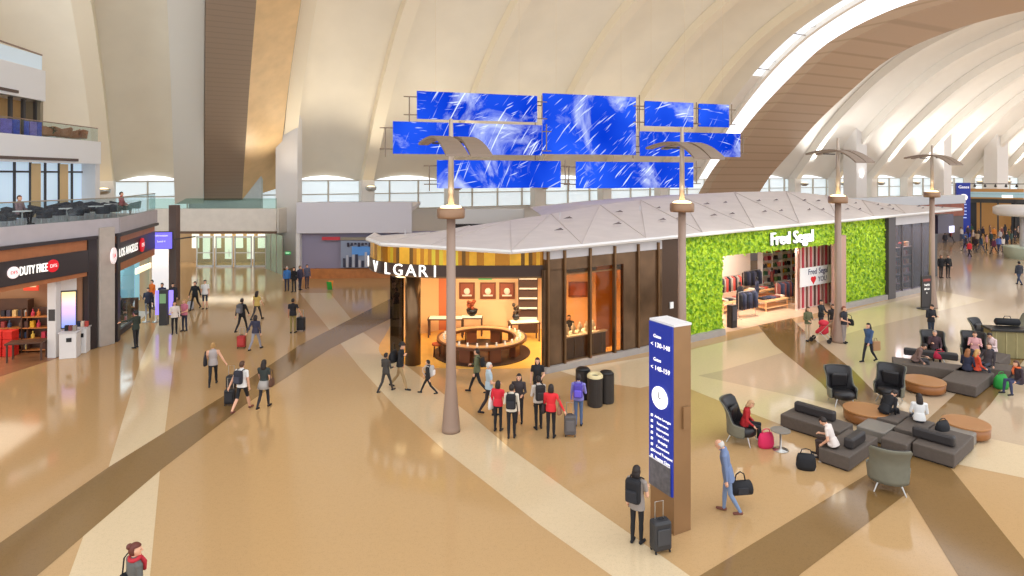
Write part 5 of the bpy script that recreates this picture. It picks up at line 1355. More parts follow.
    for sx in (-1,1): mb.ball(HL((sx*.076,-.005,-.005)), (.012,.022,.032), 8, None, Rh)
    marks = [(HL((-.03,.086,.012)),.011,'eye'),(HL((.03,.086,.012)),.011,'eye'),(HL((0,.092,-.052)),.013,'lip')] if vox < .013 else []
    # arms with hands
    for sx, am in ((1, arms[0]), (-1, arms[1])):
        u_, f_ = ARMS[am]; ud = (Rl @ V((u_[0]*sx,u_[1],u_[2])).normalized()); fd = (Rl @ V((f_[0]*sx,f_[1],f_[2])).normalized())
        sh = U((sx*.178*w_,-.01,1.365)); el = sh+ud*.285; wr = el+fd*.245
        cap(U((sx*.11,-.01,1.37)), sh, .062, .062, 'arm' if sleeve != 'none' else 'skin')
        st = 'skin' if sleeve == 'none' else 'arm'; sf = 'arm' if sleeve == 'long' else 'skin'
        if sleeve == 'short':
            cap(sh, sh.lerp(el,.55), .058, .052, 'arm'); cap(sh.lerp(el,.55), el, .045, .041, 'skin')
        else: cap(sh, el, .057, .045, st)
        cap(el, wr, .044, .029, sf)
        sp = V((0,1,0)) if abs(fd.y) < .7 else V((1,0,0)); sp = (sp-fd*sp.dot(fd)).normalized(); nn = fd.cross(sp).normalized()
        if nn.x*sx > 0: nn = -nn                      # palm faces the body
        hp = wr+fd*.05; mb.caps(wr, wr+fd*.085, .026, .03, 8); mb.ball(hp+fd*.01, .036, 8); seg(wr+fd*.02, wr+fd*.20, .034, .02, 'skin')
        for i in range(4):
            b0 = wr+fd*.078+sp*(.030-.020*i); ln = (.062,.072,.068,.052)[i]; c_ = b0+fd*ln*.55+nn*.012; e_ = c_+fd*ln*.35+nn*.028
            mb.caps(b0, c_, .0105, .0095, 6); mb.caps(c_, e_, .0095, .0085, 6)
        mb.caps(wr+fd*.03+sp*.022, wr+fd*.062+sp*.052+nn*.02, .013, .010, 6)
    mats = [smt(skin), cm(top), cm(bot), cm(shoe), mat('eye dark', (50,36,30), .4), mat('lip', (176,96,88), .5)]
    mb.v = [(p[0]*k, p[1]*k, p[2]*k) for p in mb.v]
    me = mb.mesh('body'); ob = bpy.data.objects.new('body', me); C.objects.link(ob)
    md = ob.modifiers.new('r', 'REMESH'); md.mode = 'VOXEL'; md.voxel_size = vox*k; md.use_smooth_shade = True
    sm_ = ob.modifiers.new('s', 'SMOOTH'); sm_.factor = .5; sm_.iterations = 2
    JOBS.append((ob, rt, segs, marks, mats, k, np.array(Rl), np.array(o), (dress if dress else (.955-hem if hem else .93)), seat is not None))
    # hair
    hb = MB(); hmats = hm(hair)
    def cap_hair(rx, ry, rz, off, cut):
        n0 = MB(); n0.ball((0,0,0), (rx,ry,rz), 14)
        keep = []
        for f in n0.f:
            c = [sum(n0.v[i][j] for i in f)/len(f) for j in range(3)]
            if cut(c): keep.append(f)
        hb.add([tuple(HL((p[0]+off[0],p[1]+off[1],p[2]+off[2]))*k) for p in n0.v], keep)
    front = lambda c: not (c[1] > .012 and c[2] < .060) and c[2] > -.075
    if hs in ('short',): cap_hair(.085,.103,.118,(0,-.012,.012), lambda c: front(c) and not (c[2] < -.03 and c[1] > -.03))
    elif hs == 'crop': cap_hair(.081,.099,.114,(0,-.010,.010), lambda c: front(c) and not (c[2] < -.01 and c[1] > -.04))
    elif hs == 'fringe': cap_hair(.083,.100,.108,(0,-.010,.002), lambda c: c[1] < .02 and -.06 < c[2] < .055)
    elif hs in ('long','bun','tail','bob'): cap_hair(.090,.106,.120,(0,-.012,.012), front)
    if hs == 'long':
        hb.loft([(HL((0,-.07,-.26))*k,.075*k,.035*k),(HL((0,-.085,-.16))*k,.098*k,.05*k),(HL((0,-.065,-.03))*k,.092*k,.06*k),(HL((0,-.05,.05))*k,.07*k,.05*k)], 12)
    if hs == 'bob': hb.loft([(HL((0,-.05,-.13))*k,.085*k,.055*k),(HL((0,-.045,-.05))*k,.098*k,.07*k),(HL((0,-.04,.04))*k,.08*k,.06*k)], 12)
    if hs == 'bun': hb.ball(HL((0,-.10,.075))*k, .05*k, 10)
    if hs == 'tail': hb.path([HL((0,-.10,.04))*k, HL((0,-.14,-.02))*k, HL((0,-.13,-.14))*k, HL((0,-.11,-.24))*k], [.03*k,.038*k,.034*k,.012*k], 10)
    if hb.v: hb.build('hair', hmats, rt, local=True, smooth=True, solid=.006)
    if hat:
        m2 = MB(); n0 = MB(); n0.lathe([(.13,.035),(.135,.04),(.098,.048),(.095,.10),(.07,.135),(.01,.14)], (0,-.01,.01), 18)
        m2.add([tuple(HL(p)*k) for p in n0.v], n0.f); m2.build('hat', cm(hat), rt, local=True, smooth=True)
    if skirt:
        m2 = MB(); zz = skirt[0]
        m2.loft([(U((0,.0,zz))*k,.23*k,.19*k),(U((0,0,(zz+.98)/2))*k,.205*k,.16*k),(U((0,0,.98))*k,.155*k,.112*k)], 20); m2.build('skirt', cm(skirt[1]), rt, local=True, smooth=True)
    if scarf:
        m2 = MB(); pts = [U((.10*math.sin(q), .075*math.cos(q)-.005, 1.445+.015*math.cos(q)))*k for q in np.linspace(0,2*PI,15)]
        m2.path(pts, .035*k, 8); m2.path([U((.05,.08,1.43))*k, U((.06,.135,1.32))*k, U((.05,.14,1.18))*k], [.035*k,.04*k,.03*k], 8); m2.build('scarf', cm(scarf), rt, local=True, smooth=True)
    rt['_k'] = k
    rt_M = Matrix.Translation(rt.location) @ Matrix.Rotation(rt.rotation_euler.z, 4, 'Z')
    def W(p): return rt_M @ (U(p)*k)
    return rt, W, hd(h_)
def finish_people():
    dg = bpy.context.evaluated_depsgraph_get()
    for ob, rt, segs, marks, mats, k, RL, OO, cut, sit in JOBS:
        me = bpy.data.meshes.new_from_object(ob.evaluated_get(dg))
        n = len(me.vertices); co_ = np.empty(n*3, dtype=np.float32); me.vertices.foreach_get('co', co_); co_ = co_.reshape(-1,3)/k
        nf = len(me.polygons); ct = np.empty(nf*3, dtype=np.float32); me.polygons.foreach_get('center', ct); ct = ct.reshape(-1,3)/k
        best = np.full(nf, 1e9); lab = np.zeros(nf, dtype=np.int32); code = {'skin':0,'top':1,'bot':2,'shoe':3,'arm':6}
        for a, b, r0, r1, tg in segs:
            d = b-a; L = max(float(d @ d), 1e-9); t = np.clip(((ct-a) @ d)/L, 0, 1)
            ds = np.linalg.norm(ct-(a+t[:,None]*d), axis=1)-(r0+(r1-r0)*t)
            m_ = ds < best; best[m_] = ds[m_]; lab[m_] = code[tg]
        q = (ct-OO) @ RL; zc = q[:,2]+.90; yy = q[:,1]; xx = np.abs(q[:,0])
        lab[(lab == 2) & (zc > cut) & (yy < (.13 if sit else .3)) & (xx < .24)] = 1
        lab[(lab == 1) & (zc < cut)] = 2; lab[lab == 6] = 1
        for p, r, tg in marks:
            m_ = np.linalg.norm(ct-np.array(p), axis=1) < r; lab[m_] = 4 if tg == 'eye' else 5
        for m in mats: me.materials.append(m)
        me.polygons.foreach_set('material_index', lab); me.polygons.foreach_set('use_smooth', np.ones(nf, dtype=bool))
        bpy.data.objects.remove(ob)
        b = bpy.data.objects.new('body', me); C.objects.link(b); b.parent = rt; b.name = 'body'
        if '_k' in rt: del rt['_k']
# ---- things people carry
def backpack(P, label, col, sc=1.0, cat='backpack'):
    rt, W, rz = P; c = W((0,-.21,1.22)); t = thing('backpack', label, cat, (c.x,c.y,c.z-.24*sc), rz)
    MB().box((0,0,.24*sc),(.30*sc,.17*sc,.46*sc)).build('pack', cm(col), t, local=True, bevel=.06)
    MB().box((0,-.10*sc,.17*sc),(.22*sc,.07*sc,.22*sc)).build('front_pocket', cm(tuple(min(255,int(v*1.25)+8) for v in col)), t, local=True, bevel=.025)
    for sx in (-1,1): MB().path([(sx*.10,.07,.44*sc),(sx*.115,.16,.475*sc+.0),(sx*.12,.30,.40*sc),(sx*.12,.31,.22*sc),(sx*.13,.20,.06*sc)], .016, 6).build('strap', cm(col), t, local=True, smooth=True)
def suitcase(px, py, label, col, rz=0.0, hh=.62, w_=.40, d_=.24, pull=True, tilt=0.0):
    p = G(px, py); t = thing('suitcase', label, 'suitcase', (*p,0), rz)
    if tilt: t.rotation_euler = (tilt,0,rz)
    MB().box((0,0,.06+hh/2),(w_,d_,hh)).build('shell', mat('case %d %d %d' % col, col, .45), t, local=True, bevel=.05)
    MB().box((0,-d_/2-.012,.06+hh*.5),(w_*.7,.03,hh*.55)).build('front_pocket', mat('case %d %d %d' % tuple(min(255,v+14) for v in col), tuple(min(255,v+14) for v in col), .6), t, local=True, bevel=.012)
    for sx in (-1,1):
        for sy in (-1,1): MB().path([(sx*w_*.4-.012,sy*d_*.36,.032),(sx*w_*.4+.012,sy*d_*.36,.032)], .03, 10).build('wheel', black, t, local=True)
    if pull: MB().path([(-.10,.06,.06+hh),(-.10,.06,hh+.42),(.10,.06,hh+.42),(.10,.06,hh+.06)], .012, 6).build('handle', chrome, t, local=True)
    MB().path([(-.07,0,.06+hh),(-.05,0,.10+hh),(.05,0,.10+hh),(.07,0,.06+hh)], .012, 6).build('grip', black, t, local=True)
    return t
def handbag(loc, rz, label, col, w_=.34, hh=.26, d_=.13, cat='bag', strap=.22, name='shoulder_bag'):
    t = thing(name, label, cat, loc, rz)
    MB().loft([((0,0,0),w_*.46,d_*.5),((0,0,hh*.25),w_*.53,d_*.56),((0,0,hh*.7),w_*.5,d_*.45),((0,0,hh),w_*.42,d_*.2)], 18).build('bag_body', cm(col), t, local=True, smooth=True)
    MB().path([(-w_*.3,0,hh*.95),(-w_*.22,0,hh+strap*.8),(0,0,hh+strap),(w_*.22,0,hh+strap*.8),(w_*.3,0,hh*.95)], .013, 6).build('strap', cm(col), t, local=True, smooth=True)
def held(P, x, y, z, label, col, **kw):
    c = P[1]((x,y,z)); handbag((c.x,c.y,c.z), P[2]+kw.pop('rz',PI/2), label, col, **kw)
N_, M_, F_ = .0115, .0135, .02
# --- foreground and left hall
P = person(135, 640, 35, 'person in grey jacket and red scarf at the bottom edge, dark reddish hair tied up', (96,96,92), BK, HRD, 'bun', vox=N_, scarf=(186,40,52), turn=35, h=1.68)
held(P, -.24, 0, .85, 'dark shoulder bag of the person in the red scarf', BK, strap=.33)
P = person(213, 386, -20, 'person in grey tank top and black trousers pulling a case, light hair tied up', (170,160,156), BK, HBL, 'bun', pose='walk', arms=('pullside','strap'), sleeve='none', vox=M_, h=1.70)
held(P, -.27, .02, .86, 'dark jacket bag on the arm of the person in the grey tank top', (40,38,44), w_=.42, hh=.42, strap=.1)
suitcase(231, 389, 'small black suitcase pulled by the person in the grey tank top', BK, .1, .45, .34, .22)
P = person(242, 411, 10, 'person in white shirt and black shorts with a dark backpack, seen from behind', WH, BK, HBR, 'short', pose='walk', arms=('down','pull'), sleeve='short', legs='short', vox=M_, h=1.76, skin=SK1, shoe=(120,70,60))
backpack(P, 'dark backpack on the person in the white shirt and shorts', (44,44,54))
suitcase(230, 405, 'black suitcase beside the person in white shirt and shorts', BK, .1, .5, .36, .24)
P = person(264, 408, 5, 'person with long dark hair, dark top and grey wrap skirt, seen from behind', (52,60,58), (40,38,42), HB, 'long', pose='walk', arms=('down','fwd'), sleeve='short', vox=M_, h=1.68, skirt=(.70,(170,164,158)), stride=14, hem=0)
held(P, .27, .02, .78, 'brown handbag at the hip of the long haired person in a grey wrap', (96,66,50), strap=.3)
P = person(242, 332, 10, 'person in black with a grey backpack walking toward the exit doors', BK, BK, HB, 'short', pose='walk', arms=('fwd','back'), vox=M_, h=1.78)
backpack(P, 'grey backpack on the person in black near the exit', (92,92,96))
person(257, 320, 15, 'person in a mustard yellow top walking beside the grey backpack', (206,176,96), (60,56,54), HB, 'long', pose='walk', sleeve='short', vox=F_, h=1.66, arms=('fwd','down'))
P = person(255.5, 350, 8, 'person in navy jacket and pale grey trousers, seen from behind', (56,56,76), (150,150,160), HB, 'bob', pose='walk', vox=M_, h=1.66, arms=('down','pull'))
suitcase(241.5, 348, 'red suitcase pulled by the person in the navy jacket', (170,44,40), .05, .52, .38, .24)
P = person(293, 333, 0, 'person in black shirt and olive trousers with a black case', BK, (138,122,66), HB, 'crop', arms=('pullside','down'), sleeve='short', vox=M_, h=1.76, skin=SK2)
suitcase(301, 331, 'tall black suitcase beside the person in olive trousers', BK, 0, .66, .42, .26)
# --- by the left shops
P = person(136, 348, -75, 'person in dark green coat reaching toward the souvenir window', (48,58,50), (36,36,40), HB, 'short', arms=('hold','out'), vox=M_, h=1.72, hat=(50,52,54))
person(148, 318, 160, 'person in dark navy in front of the souvenir shop', (38,40,56), (44,44,54), HB, 'short', vox=F_, arms=('phone','down'))
person(152, 308, 200, 'person in a bright orange top behind the queue barriers', (236,110,30), (50,50,60), HB, 'short', vox=F_)
P = person(174.5, 334, 150, 'person in white top and black trousers beside the violet kiosk', (226,214,206), BK, HB, 'long', vox=M_, h=1.66, arms=('phone','down'))
P = person(184.5, 331, 200, 'person in pink top and dark jeans beside the violet kiosk', (206,120,140), (50,50,66), HBL, 'long', vox=M_, h=1.64, sleeve='short', arms=('down','hold'))
held(P, .24, .02, .78, 'dark handbag of the person in the pink top', BK, strap=.3)
person(173, 312, 170, 'person in dark clothes standing behind the person in the white top', (44,42,52), (44,44,54), HB, 'short', vox=F_)
person(162, 312, 180, 'person in dark blue standing behind the violet kiosk', (44,44,72), (44,44,54), HB, 'short', vox=F_)
person(195, 310, 185, 'person in all black walking away from the exit doors', BK, BK, HB, 'short', pose='walk', vox=F_, h=1.76, arms=('fwd','back'))
suitcase(190.5, 310, 'small pale suitcase beside the person in all black', (200,196,200), .1, .45, .34, .22)
person(205, 309, 175, 'person in white shirt and dark shorts near the exit doors', WH, (40,44,60), HB, 'short', legs='short', sleeve='short', vox=F_, h=1.74)
for px, py, tc_, lb in ((287,291,(60,120,190),'person in bright blue by the grey shop corner'),(294,292,BK,'person in black beside the one in bright blue'),(300,290,(60,60,84),'person in dark slate by the grey shop corner'),(307,288.5,(90,90,110),'person in grey blue at the grey shop window')):
    person(px, py, 120+px*3%90, lb, tc_, (50,54,76) if tc_ != BK else BK, HB if px != 287 else HGR, 'short', vox=F_)
p = G(330,290); t = thing('floor_sign', 'small green and orange caution stand by the grey shop', 'sign', (*p,0))
for sg in (-1,1): MB().box((0,sg*.14,.32),(.34,.02,.64),0,None,sg*-.4).build('board', mat('caution %s' % ('green' if sg < 0 else 'amber'), (50,170,70) if sg < 0 else (230,140,40), .5), t, local=True)
for px, py, lb in ((37,345,'person in a magenta top inside the duty free shop'),):
    person(px, py, 60, lb, (200,40,110), BK, HB, 'long', vox=F_, xy=(G(px,py)[0]-.3, G(px,py)[1]))
person(11, 333, 100, 'person in black shopping at the dark duty free shelf', BK, BK, HB, 'short', vox=F_)
person(118, 0, 100, 'person in a black coat inside the bright souvenir window', (30,30,38), BK, HB, 'long', vox=F_, xy=(-20.65,32.6), dress=.62)
# --- in front of the jewellery shop
person(386, 392, 30, 'short person in dark grey at the bronze pillar, walking right', (66,62,58), (56,52,50), HB, 'short', pose='walk', vox=M_, h=1.5, arms=('hold','hold'))
P = person(400, 389, 100, 'person in brimmed hat, black jacket and khaki trousers by the bronze pillar', (34,32,34), KH, HB, 'short', pose='walk', vox=M_, h=1.80, hat=(44,40,36), arms=('strap','down'), stride=22, lean=6)
c = P[1]((.0,-.26,.98)); handbag((c.x,c.y,c.z), P[2], 'large black holdall carried by the person in the brimmed hat', BK, w_=.62, hh=.40, d_=.30, strap=.3, name='holdall')
P = person(428, 394, -80, 'child in black with a pale grey backpack, walking left', (40,36,36), BK, HB, 'short', pose='walk', vox=M_, h=1.32, arms=('fwd','back'), stride=30)
rt_, W_, rz_ = P; backpack((rt_, lambda q, W_=W_: W_((q[0],q[1]+.02,q[2]-.03)), rz_), 'pale grey backpack on the walking child', (190,184,180), .85)
P = person(477, 393, -75, 'person in olive green jacket and black trousers, walking left', (100,104,74), BK, HB, 'short', pose='walk', vox=M_, h=1.70, arms=('hold','down'), stride=26)
backpack(P, 'small black backpack on the person in olive green', BK, .8)
person(489, 415, 75, 'white haired person in pale blue shirt and dark trousers', (176,196,206), (50,40,44), HGR, 'crop', vox=N_, h=1.78, arms=('hold','down'), sleeve='short', skin=SK1, pose='walk', stride=12)
P = person(498, 431, 20, 'person in red vest with white sleeves in the tour group', (214,40,56), BK, HB, 'bob', vox=N_, h=1.58, arms=('hold','down'))
held(P, -.26, .02, .72, 'white carrier bag of the person in the red vest', WH, w_=.36, hh=.36, strap=.2)
P = person(511.5, 438, 5, 'person in cream sweater with a black backpack, nearest of the tour group', (226,216,198), BK, HB, 'short', vox=N_, h=1.64, arms=('down','phone'))
backpack(P, 'black backpack over the cream sweater', BK)
P = person(519, 423, 190, 'person with long dark hair and black cardigan facing the tour group', (60,52,54), (38,36,42), HB, 'long', vox=N_, h=1.60, arms=('phone','hold'))
held(P, .23, .05, .82, 'black shoulder bag of the person in the black cardigan', BK, strap=.32)
person(537.5, 405, 185, 'person in black top with long hair standing at the back of the group', (32,30,34), BK, HB, 'long', vox=N_, h=1.66, arms=('down','hold'), sleeve='short')
P = person(538.5, 429, -15, 'person in white top with a dark backpack in the middle of the group', (206,196,186), BK, HB, 'short', vox=N_, h=1.68, arms=('phone','phone'))
backpack(P, 'dark backpack in the middle of the group', (38,34,34), 1.05)
P = person(551, 438, 15, 'person in bright red top and black trousers reaching for a case', (224,44,52), BK, HB, 'bob', vox=N_, h=1.64, arms=('pullside','hold'))
held(P, .27, .02, .78, 'tan handbag of the person in bright red', (150,108,84), strap=.3); held(P, -.24, .02, .78, 'dark satchel at the left hip of the person in bright red', (50,40,40), strap=.35)
suitcase(570, 436, 'grey and black suitcase between the red and the lilac persons', (92,88,88), 0, .60, .36, .25)
P = person(578.5, 426, 10, 'person in lilac jacket and blue jeans before the litter bins', (138,134,206), JN, HB, 'short', vox=N_, h=1.66, arms=('hold','down'))
backpack(P, 'purple backpack on the person in blue jeans', (84,70,170))
# shop assistants
person(0, 0, 180, 'assistant in black standing behind the round counter', BK, BK, HB, 'short', vox=F_, xy=FS(2.6,1.7), z=.0)
# --- pylon and the man with the bag
P = person(637, 543, 35, 'person with long dark hair, grey shirt and black leggings reading the pylon', (150,140,132), BK, HB, 'long', vox=N_, h=1.70, arms=('phone','down'), sleeve='short', pitch=-8, hem=.2)
backpack(P, 'large black backpack of the person reading the pylon', BK, 1.12)
suitcase(660.5, 551, 'dark grey suitcase with raised handle at the foot of the pylon', (52,52,54), .3, .62, .42, .27)
P = person(728, 513, -70, 'bald person in blue denim shirt and jeans carrying a black holdall', (112,130,166), (120,140,172), HGR, 'fringe', vox=N_, h=1.78, arms=('down','down'), lean=11, pitch=22, pose='walk', stride=9, shoe=(120,74,60), hem=.20, width=1.25)
c = G(740,507); t = thing('holdall', 'black holdall carried by the person in denim', 'bag', (c[0],c[1],.30), .15)
MB().path([(-.30,0,.17),(-.26,0,.17),(.26,0,.17),(.30,0,.17)], [.08,.17,.17,.08], 14).build('bag_body', cm(BK), t, local=True, smooth=True)
MB().box((0,-.165,.16),(.26,.03,.16)).build('side_pocket', cm((44,44,48)), t, local=True, bevel=.01)
MB().path([(-.14,0,.33),(-.10,0,.5),(0,0,.56),(.10,0,.5),(.14,0,.33)], .016, 6).build('handle', cm(BK), t, local=True, smooth=True)
# --- lounge
P = person(0, 0, 115, 'person in a red top seated in the wing chair, grey blond hair', (176,30,36), BK, (190,150,110), 'bob', vox=N_, h=1.66, seat=.44, xy=(G(742,441)[0]+.08, G(742,441)[1]-.02), arms=('lap','lap'), lean=12, pitch=20, shoe=WH)
p = G(766,447); handbag((*p,.0), .3, 'pink red and black bag on the floor by the seated red person', (214,40,90), w_=.5, hh=.42, d_=.3, strap=.12)
P = person(0, 0, 150, 'person in white shirt sitting on the front bench with a cross strap', (226,214,206), (60,44,40), HB, 'short', vox=N_, h=1.66, seat=.43, xy=LP(.32,-.42), arms=('read','lap'), lean=22, pitch=25, sleeve='short')
P[0].rotation_euler = (0,0,hd(-50))
p = G(806,469); handbag((p[0],p[1],0), -.2, 'black bag standing on the floor at the end of the front bench', BK, w_=.50, hh=.42, d_=.28, strap=.14)
P = person(0, 0, 70, 'person bundled in a black coat bent forward on the rear bench', (24,24,28), BK, HB, 'short', vox=N_, h=1.70, seat=.43, xy=LP(4.15,-.45), arms=('lap','read'), lean=38, pitch=20, width=1.1)
P = person(0, 0, 20, 'person in a white jacket with long dark hair seen from behind on the bench', WH, (60,60,70), HB, 'long', vox=N_, h=1.64, seat=.43, xy=LP(4.25,.5), arms=('lap','lap'), lean=4)
c = LP(4.1,1.15); handbag((*c,.385), .4, 'black round bag beside the person in the white jacket', BK, w_=.5, hh=.3, d_=.28, strap=.08)
P = person(868.5, 362, -110, 'person in blue denim jacket and dark trousers walking left', (58,84,122), (34,34,42), HB, 'long', vox=N_, h=1.70, pose='walk', arms=('back','fwd'), stride=18)
P2 = G(875.5,360); t = thing('shopping_bag', 'brown paper shopping bag carried by the person in the denim jacket', 'bag', (P2[0],P2[1],.42), .3)
MB().box((0,0,.2),(.40,.16,.40)).build('bag_body', mat('kraft paper', (176,132,92), .7), t, local=True, bevel=.01)
MB().path([(-.1,0,.4),(-.06,0,.52),(.06,0,.52),(.1,0,.4)], .01, 6).build('handle', cm((120,90,66)), t, local=True, smooth=True)
# at the third lamp post
person(808, 341, 170, 'person in olive top and beige trousers beside the stroller', (98,100,70), (206,180,150), HBR, 'long', vox=M_, h=1.66, arms=('hold','phone'))
P = person(821, 334, 150, 'person in black behind the red stroller', (40,44,46), (70,70,80), HB, 'short', vox=M_, h=1.72, arms=('push','push'))
person(833, 337, 190, 'person in dark top and tan skirt between stroller and lamp post', (50,44,46), (170,136,110), HB, 'long', vox=M_, h=1.62, skirt=(.5,(176,140,116)))
P = person(844, 343, 150, 'person in black shirt and grey trousers right of the third lamp post', (40,40,48), (150,140,136), (150,90,70), 'short', vox=M_, h=1.76, arms=('hold','down'), sleeve='short')
held(P, -.30, .05, .80, 'black sling bag of the person right of the third lamp post', BK, w_=.5, hh=.3, strap=.2)
p = G(822,341.5); t = thing('stroller', 'red and black baby stroller before the fashion shop', 'stroller', (*p,0), .9)
rows = [[(.24*math.cos(a)*1.0, -.05+.26*math.sin(a), .45+.0*a+zz) for a in np.linspace(-.2,PI+.2,9)] for zz in (0,.1,.2)]
MB().loft([((0,.05,.38),.2,.24),((0,.0,.48),.23,.3),((0,-.1,.72),.22,.18),((0,-.16,.86),.2,.1)], 14).build('seat', mat('stroller red', (206,40,62), .6), t, local=True, smooth=True)
MB().ball((0,-.08,.90),(.26,.24,.16),10).build('hood', mat('stroller red', (206,40,62), .6), t, local=True, smooth=True)
for sx in (-1,1):
    MB().path([(sx*.24,.42,.12),(sx*.24,.0,.5),(sx*.24,-.42,1.02)], .016, 6).build('frame', chrome, t, local=True)
    MB().path([(sx*.24,.05,.5),(sx*.24,-.36,.12)], .016, 6).build('frame', chrome, t, local=True)
    for yy in (.42,-.36): MB().path([(sx*.24-.02,yy,.1),(sx*.24+.02,yy,.1)], .1, 14).build('wheel', black, t, local=True)
MB().tube((-.24,-.42,1.02),(.24,-.42,1.02),.018,n=6).build('handle', black, t, local=True)
# far lounge
person(931, 340, 175, 'person in black standing and looking at a phone behind the far lounge', (30,30,36), (44,56,74), HB, 'short', vox=M_, h=1.76, arms=('phone','phone'), pitch=22)
person(0, 0, 205, 'grey haired person in dark red and black seated in the far wing chair', (72,50,56), BK, (170,150,140), 'short', vox=M_, h=1.70, seat=.44, xy=(G(934,361)[0], G(934,361)[1]-.05), arms=('read','lap'))
person(0, 0, 214, 'person in a pale pink top seated in the far wing chair', (214,160,160), (44,44,54), HBR, 'short', vox=M_, h=1.66, seat=.44, xy=(G(974,362)[0], G(974,362)[1]-.05), arms=('read','read'))
person(915, 362, 120, 'person in a brown shirt bent forward at the left end of the far bench', (122,96,88), (60,56,58), HB, 'short', vox=M_, h=1.72, seat=.43, arms=('lap','read'), lean=26, pitch=18)
p = G(938,358,.42); handbag((p[0],p[1]-.1,.422), 0, 'crimson bag on the bench before the grey haired person', (180,30,62), w_=.5, hh=.3, d_=.25, strap=.1)
person(967, 371, 60, 'person in navy with brown hair on the nearest far bench, seen from behind', (40,42,64), (44,44,54), (150,96,56), 'long', vox=M_, h=1.64, seat=.43, arms=('lap','lap'), lean=8)
person(976, 371, 100, 'person in an orange red and yellow top on the nearest far bench', (222,80,50), (60,60,70), (206,160,96), 'long', vox=M_, h=1.62, seat=.43, arms=('lap','lap'), lean=6)
person(987, 366, -120, 'person in dark clothes leaning back on the nearest far bench', (60,52,56), (54,56,70), HBR, 'short', vox=M_, h=1.70, seat=.43, arms=('lap','down'), lean=-16)
person(993, 352, -100, 'person in white and pink reading on the bench at the back right', (232,208,206), (60,60,70), HB, 'short', vox=M_, h=1.68, seat=.43, arms=('read','read'), lean=12, pitch=20)
person(1019, 384, -90, 'person with orange scarf and dark coat at the right edge', (58,46,54), (60,66,96), HBR, 'bob', vox=M_, h=1.66, seat=.43, arms=('lap','lap'), lean=10, scarf=(226,110,60))
p = G(1001,388); handbag((*p,0), .4, 'bright green bag on the floor at the right of the far lounge', (40,150,60), w_=.6, hh=.5, d_=.4, strap=.12)
p = G(1009,355); t = thing('duffel_bag', 'black duffel bag lying on the dark ledge', 'bag', (p[0],p[1]+.1,1.302), -.2)
MB().path([(-.5,0,.16),(-.44,0,.16),(.44,0,.16),(.5,0,.16)], [.08,.16,.16,.08], 14).build('bag_body', cm(BK), t, local=True, smooth=True)
MB().path([(-.15,0,.31),(-.1,0,.42),(.1,0,.42),(.15,0,.31)], .016, 6).build('handle', cm(DG), t, local=True, smooth=True)
p = G(980,352,.42); o = MB().box((0,0,.01),(.45,.32,.02)).build('magazine', mat('cream paper', (236,220,180), .6)); o.location = (p[0],p[1],.423); o.rotation_euler=(0,0,.4); tag(o, 'cream magazine lying between the far bench persons', 'magazine')
# doorway at the right
person(941, 278, 180, 'person in black suit at the black doorway, left one of two', BK, BK, HB, 'short', vox=F_, h=1.8)
person(948, 278, 190, 'person in black suit at the black doorway, right one of two', BK, BK, HB, 'short', vox=F_, h=1.8, arms=('hold','down'))
P = person(1019, 285, 5, 'person in dark jacket walking away at the right edge of the concourse', (52,56,66), (60,70,96), HB, 'short', vox=F_, h=1.78, pose='walk')
# far crowd, each with its own clothes
FAR = [(969.5,257,RD,BK,'person in red walking toward the far shop'),(975,252,(50,40,52),(40,40,50),'person in dark plum beside the one in red'),(986.5,250,(206,150,150),(50,40,50),'person in dusty pink in the far crowd'),(998.5,252,(96,120,190),(50,56,90),'person in lilac blue in the middle of the far concourse'),
 (1007,248,(50,70,100),(40,60,80),'person in slate blue left of the green counter'),(1011.5,247,(60,80,76),(40,44,50),'person in teal grey next to the green counter'),(965,246,(90,120,170),(60,66,90),'person in sky blue below the blue sign tower'),(973,244,(232,214,206),(60,56,66),'person in white in the crowd below the blue sign'),
 (979,243,(40,38,44),BK,'person in black right of the one in white below the blue sign'),(948,236,(232,226,226),(66,60,66),'person in white seated side of the dark fascia'),(953,237,(120,70,80),(50,46,52),'person in maroon beside the dark fascia'),(957,235,(70,66,80),(50,46,52),'person in grey at the left of the far crowd'),
 (983,239,(60,60,76),BK,'person in navy at the far shop doorway, left side'),(990,238,(120,90,70),(60,50,46),'person in brown before the warm doorway'),(994,241,(226,140,60),(80,56,40),'person in orange before the warm doorway'),(1002,240,(150,90,90),(50,44,50),'person in rose at the right of the warm doorway'),
 (1005,238,(46,46,56),BK,'person in charcoal under the glass canopy'),(1013,237,(80,80,100),(50,50,60),'person in grey blue behind the green counter'),(1018,238,(190,170,160),(70,60,60),'person in beige behind the green counter'),(968,239,(66,56,70),(50,46,56),'person in dark violet far below the blue sign'),(1000,244,(210,206,210),(60,60,76),'person in pale grey in the far crowd right of orange')]
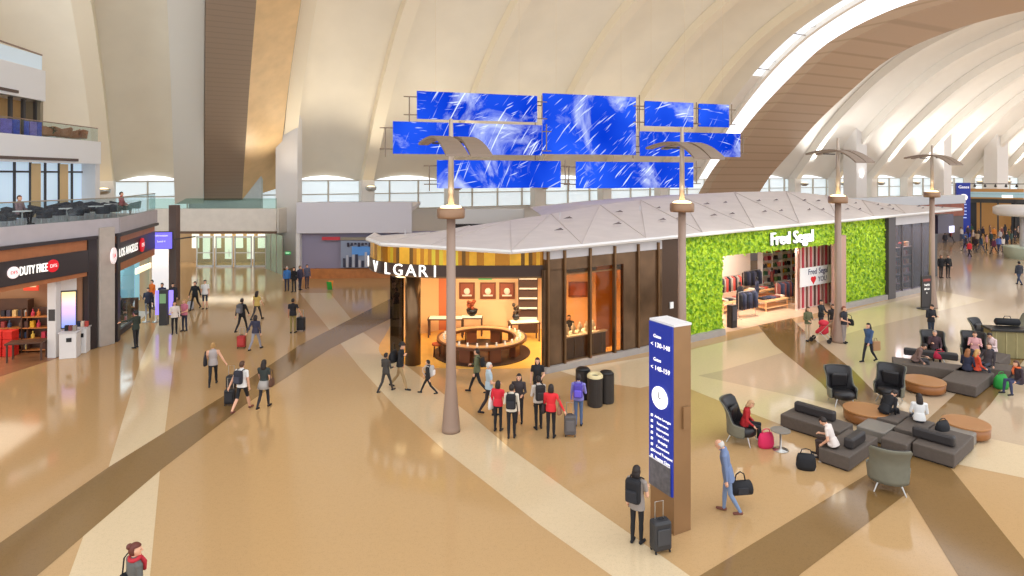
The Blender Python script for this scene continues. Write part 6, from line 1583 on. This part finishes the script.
for i, (px, py, a_, b_, lb) in enumerate(FAR):
    person(px, py, (i*67) % 360, lb+', far right', a_, b_, [HB,HBR,HB,HBL][i%4], ['short','long','bob'][i%3], vox=.028, h=1.62+.03*(i%6), pose='walk' if i%3 == 0 else 'stand')
FAR2 = [(945,247,(60,60,70),'person in slate by the black portal'),(951,242,(150,60,60),'person in brick red between portal and blue sign'),(961,241,(210,200,190),'person in cream left of the blue sign foot'),(966,251,(70,70,90),'person in ink blue left of the one in red'),
 (977,247,(176,150,120),'person in tan behind the plum person'),(981,252,(60,90,120),'person in steel blue left of dusty pink'),(991,246,(40,60,60),'person in dark teal right of dusty pink'),(994,254,(120,60,90),'person in wine left of lilac blue'),
 (1003,252,(230,220,210),'person in ivory right of lilac blue'),(1009,243,(110,110,60),'person in moss behind the slate blue person'),(1015,243,(40,40,50),'person in ink black left edge of the green counter'),(988,234,(200,120,70),'person in rust at the warm doorway threshold'),(998,235,(70,60,50),'person in umber at the warm doorway threshold'),(971,236,(60,90,70),'person in fern green far behind the blue sign')]
for i, (px, py, a_, lb) in enumerate(FAR2):
    person(px, py, (i*83+40) % 360, lb+', far right', a_, [(40,40,50),(60,56,66),(70,80,110)][i%3], [HB,HBR,HB][i%3], ['short','bob','long'][i%3], vox=.028, h=1.6+.035*(i%6), pose='walk' if i%2 else 'stand')
# terrace guests
person(0, 0, 80, 'person in red seated on the first terrace near its far end', (196,40,60), BK, HB, 'short', vox=F_, seat=.5, xy=(-20.9,33.2), z=5.782, arms=('lap','lap'))
person(0, 0, 90, 'person in grey pink seated on the first terrace near the frame edge', (150,120,124), BK, HBR, 'short', vox=F_, seat=.5, xy=(-21.75,27.4), z=5.782, arms=('lap','lap'))
finish_people()
# ================================================================== lettering becomes mesh
dg = bpy.context.evaluated_depsgraph_get()
for o in TEXTS:
    me = bpy.data.meshes.new_from_object(o.evaluated_get(dg)); nm = o.name
    n = bpy.data.objects.new('tmp', me); C.objects.link(n); n.parent = o.parent; n.matrix_basis = o.matrix_basis.copy()
    if not me.materials: me.materials.append(o.data.materials[0])
    for k in o.keys(): n[k] = o[k]
    bpy.data.objects.remove(o); n.name = nm
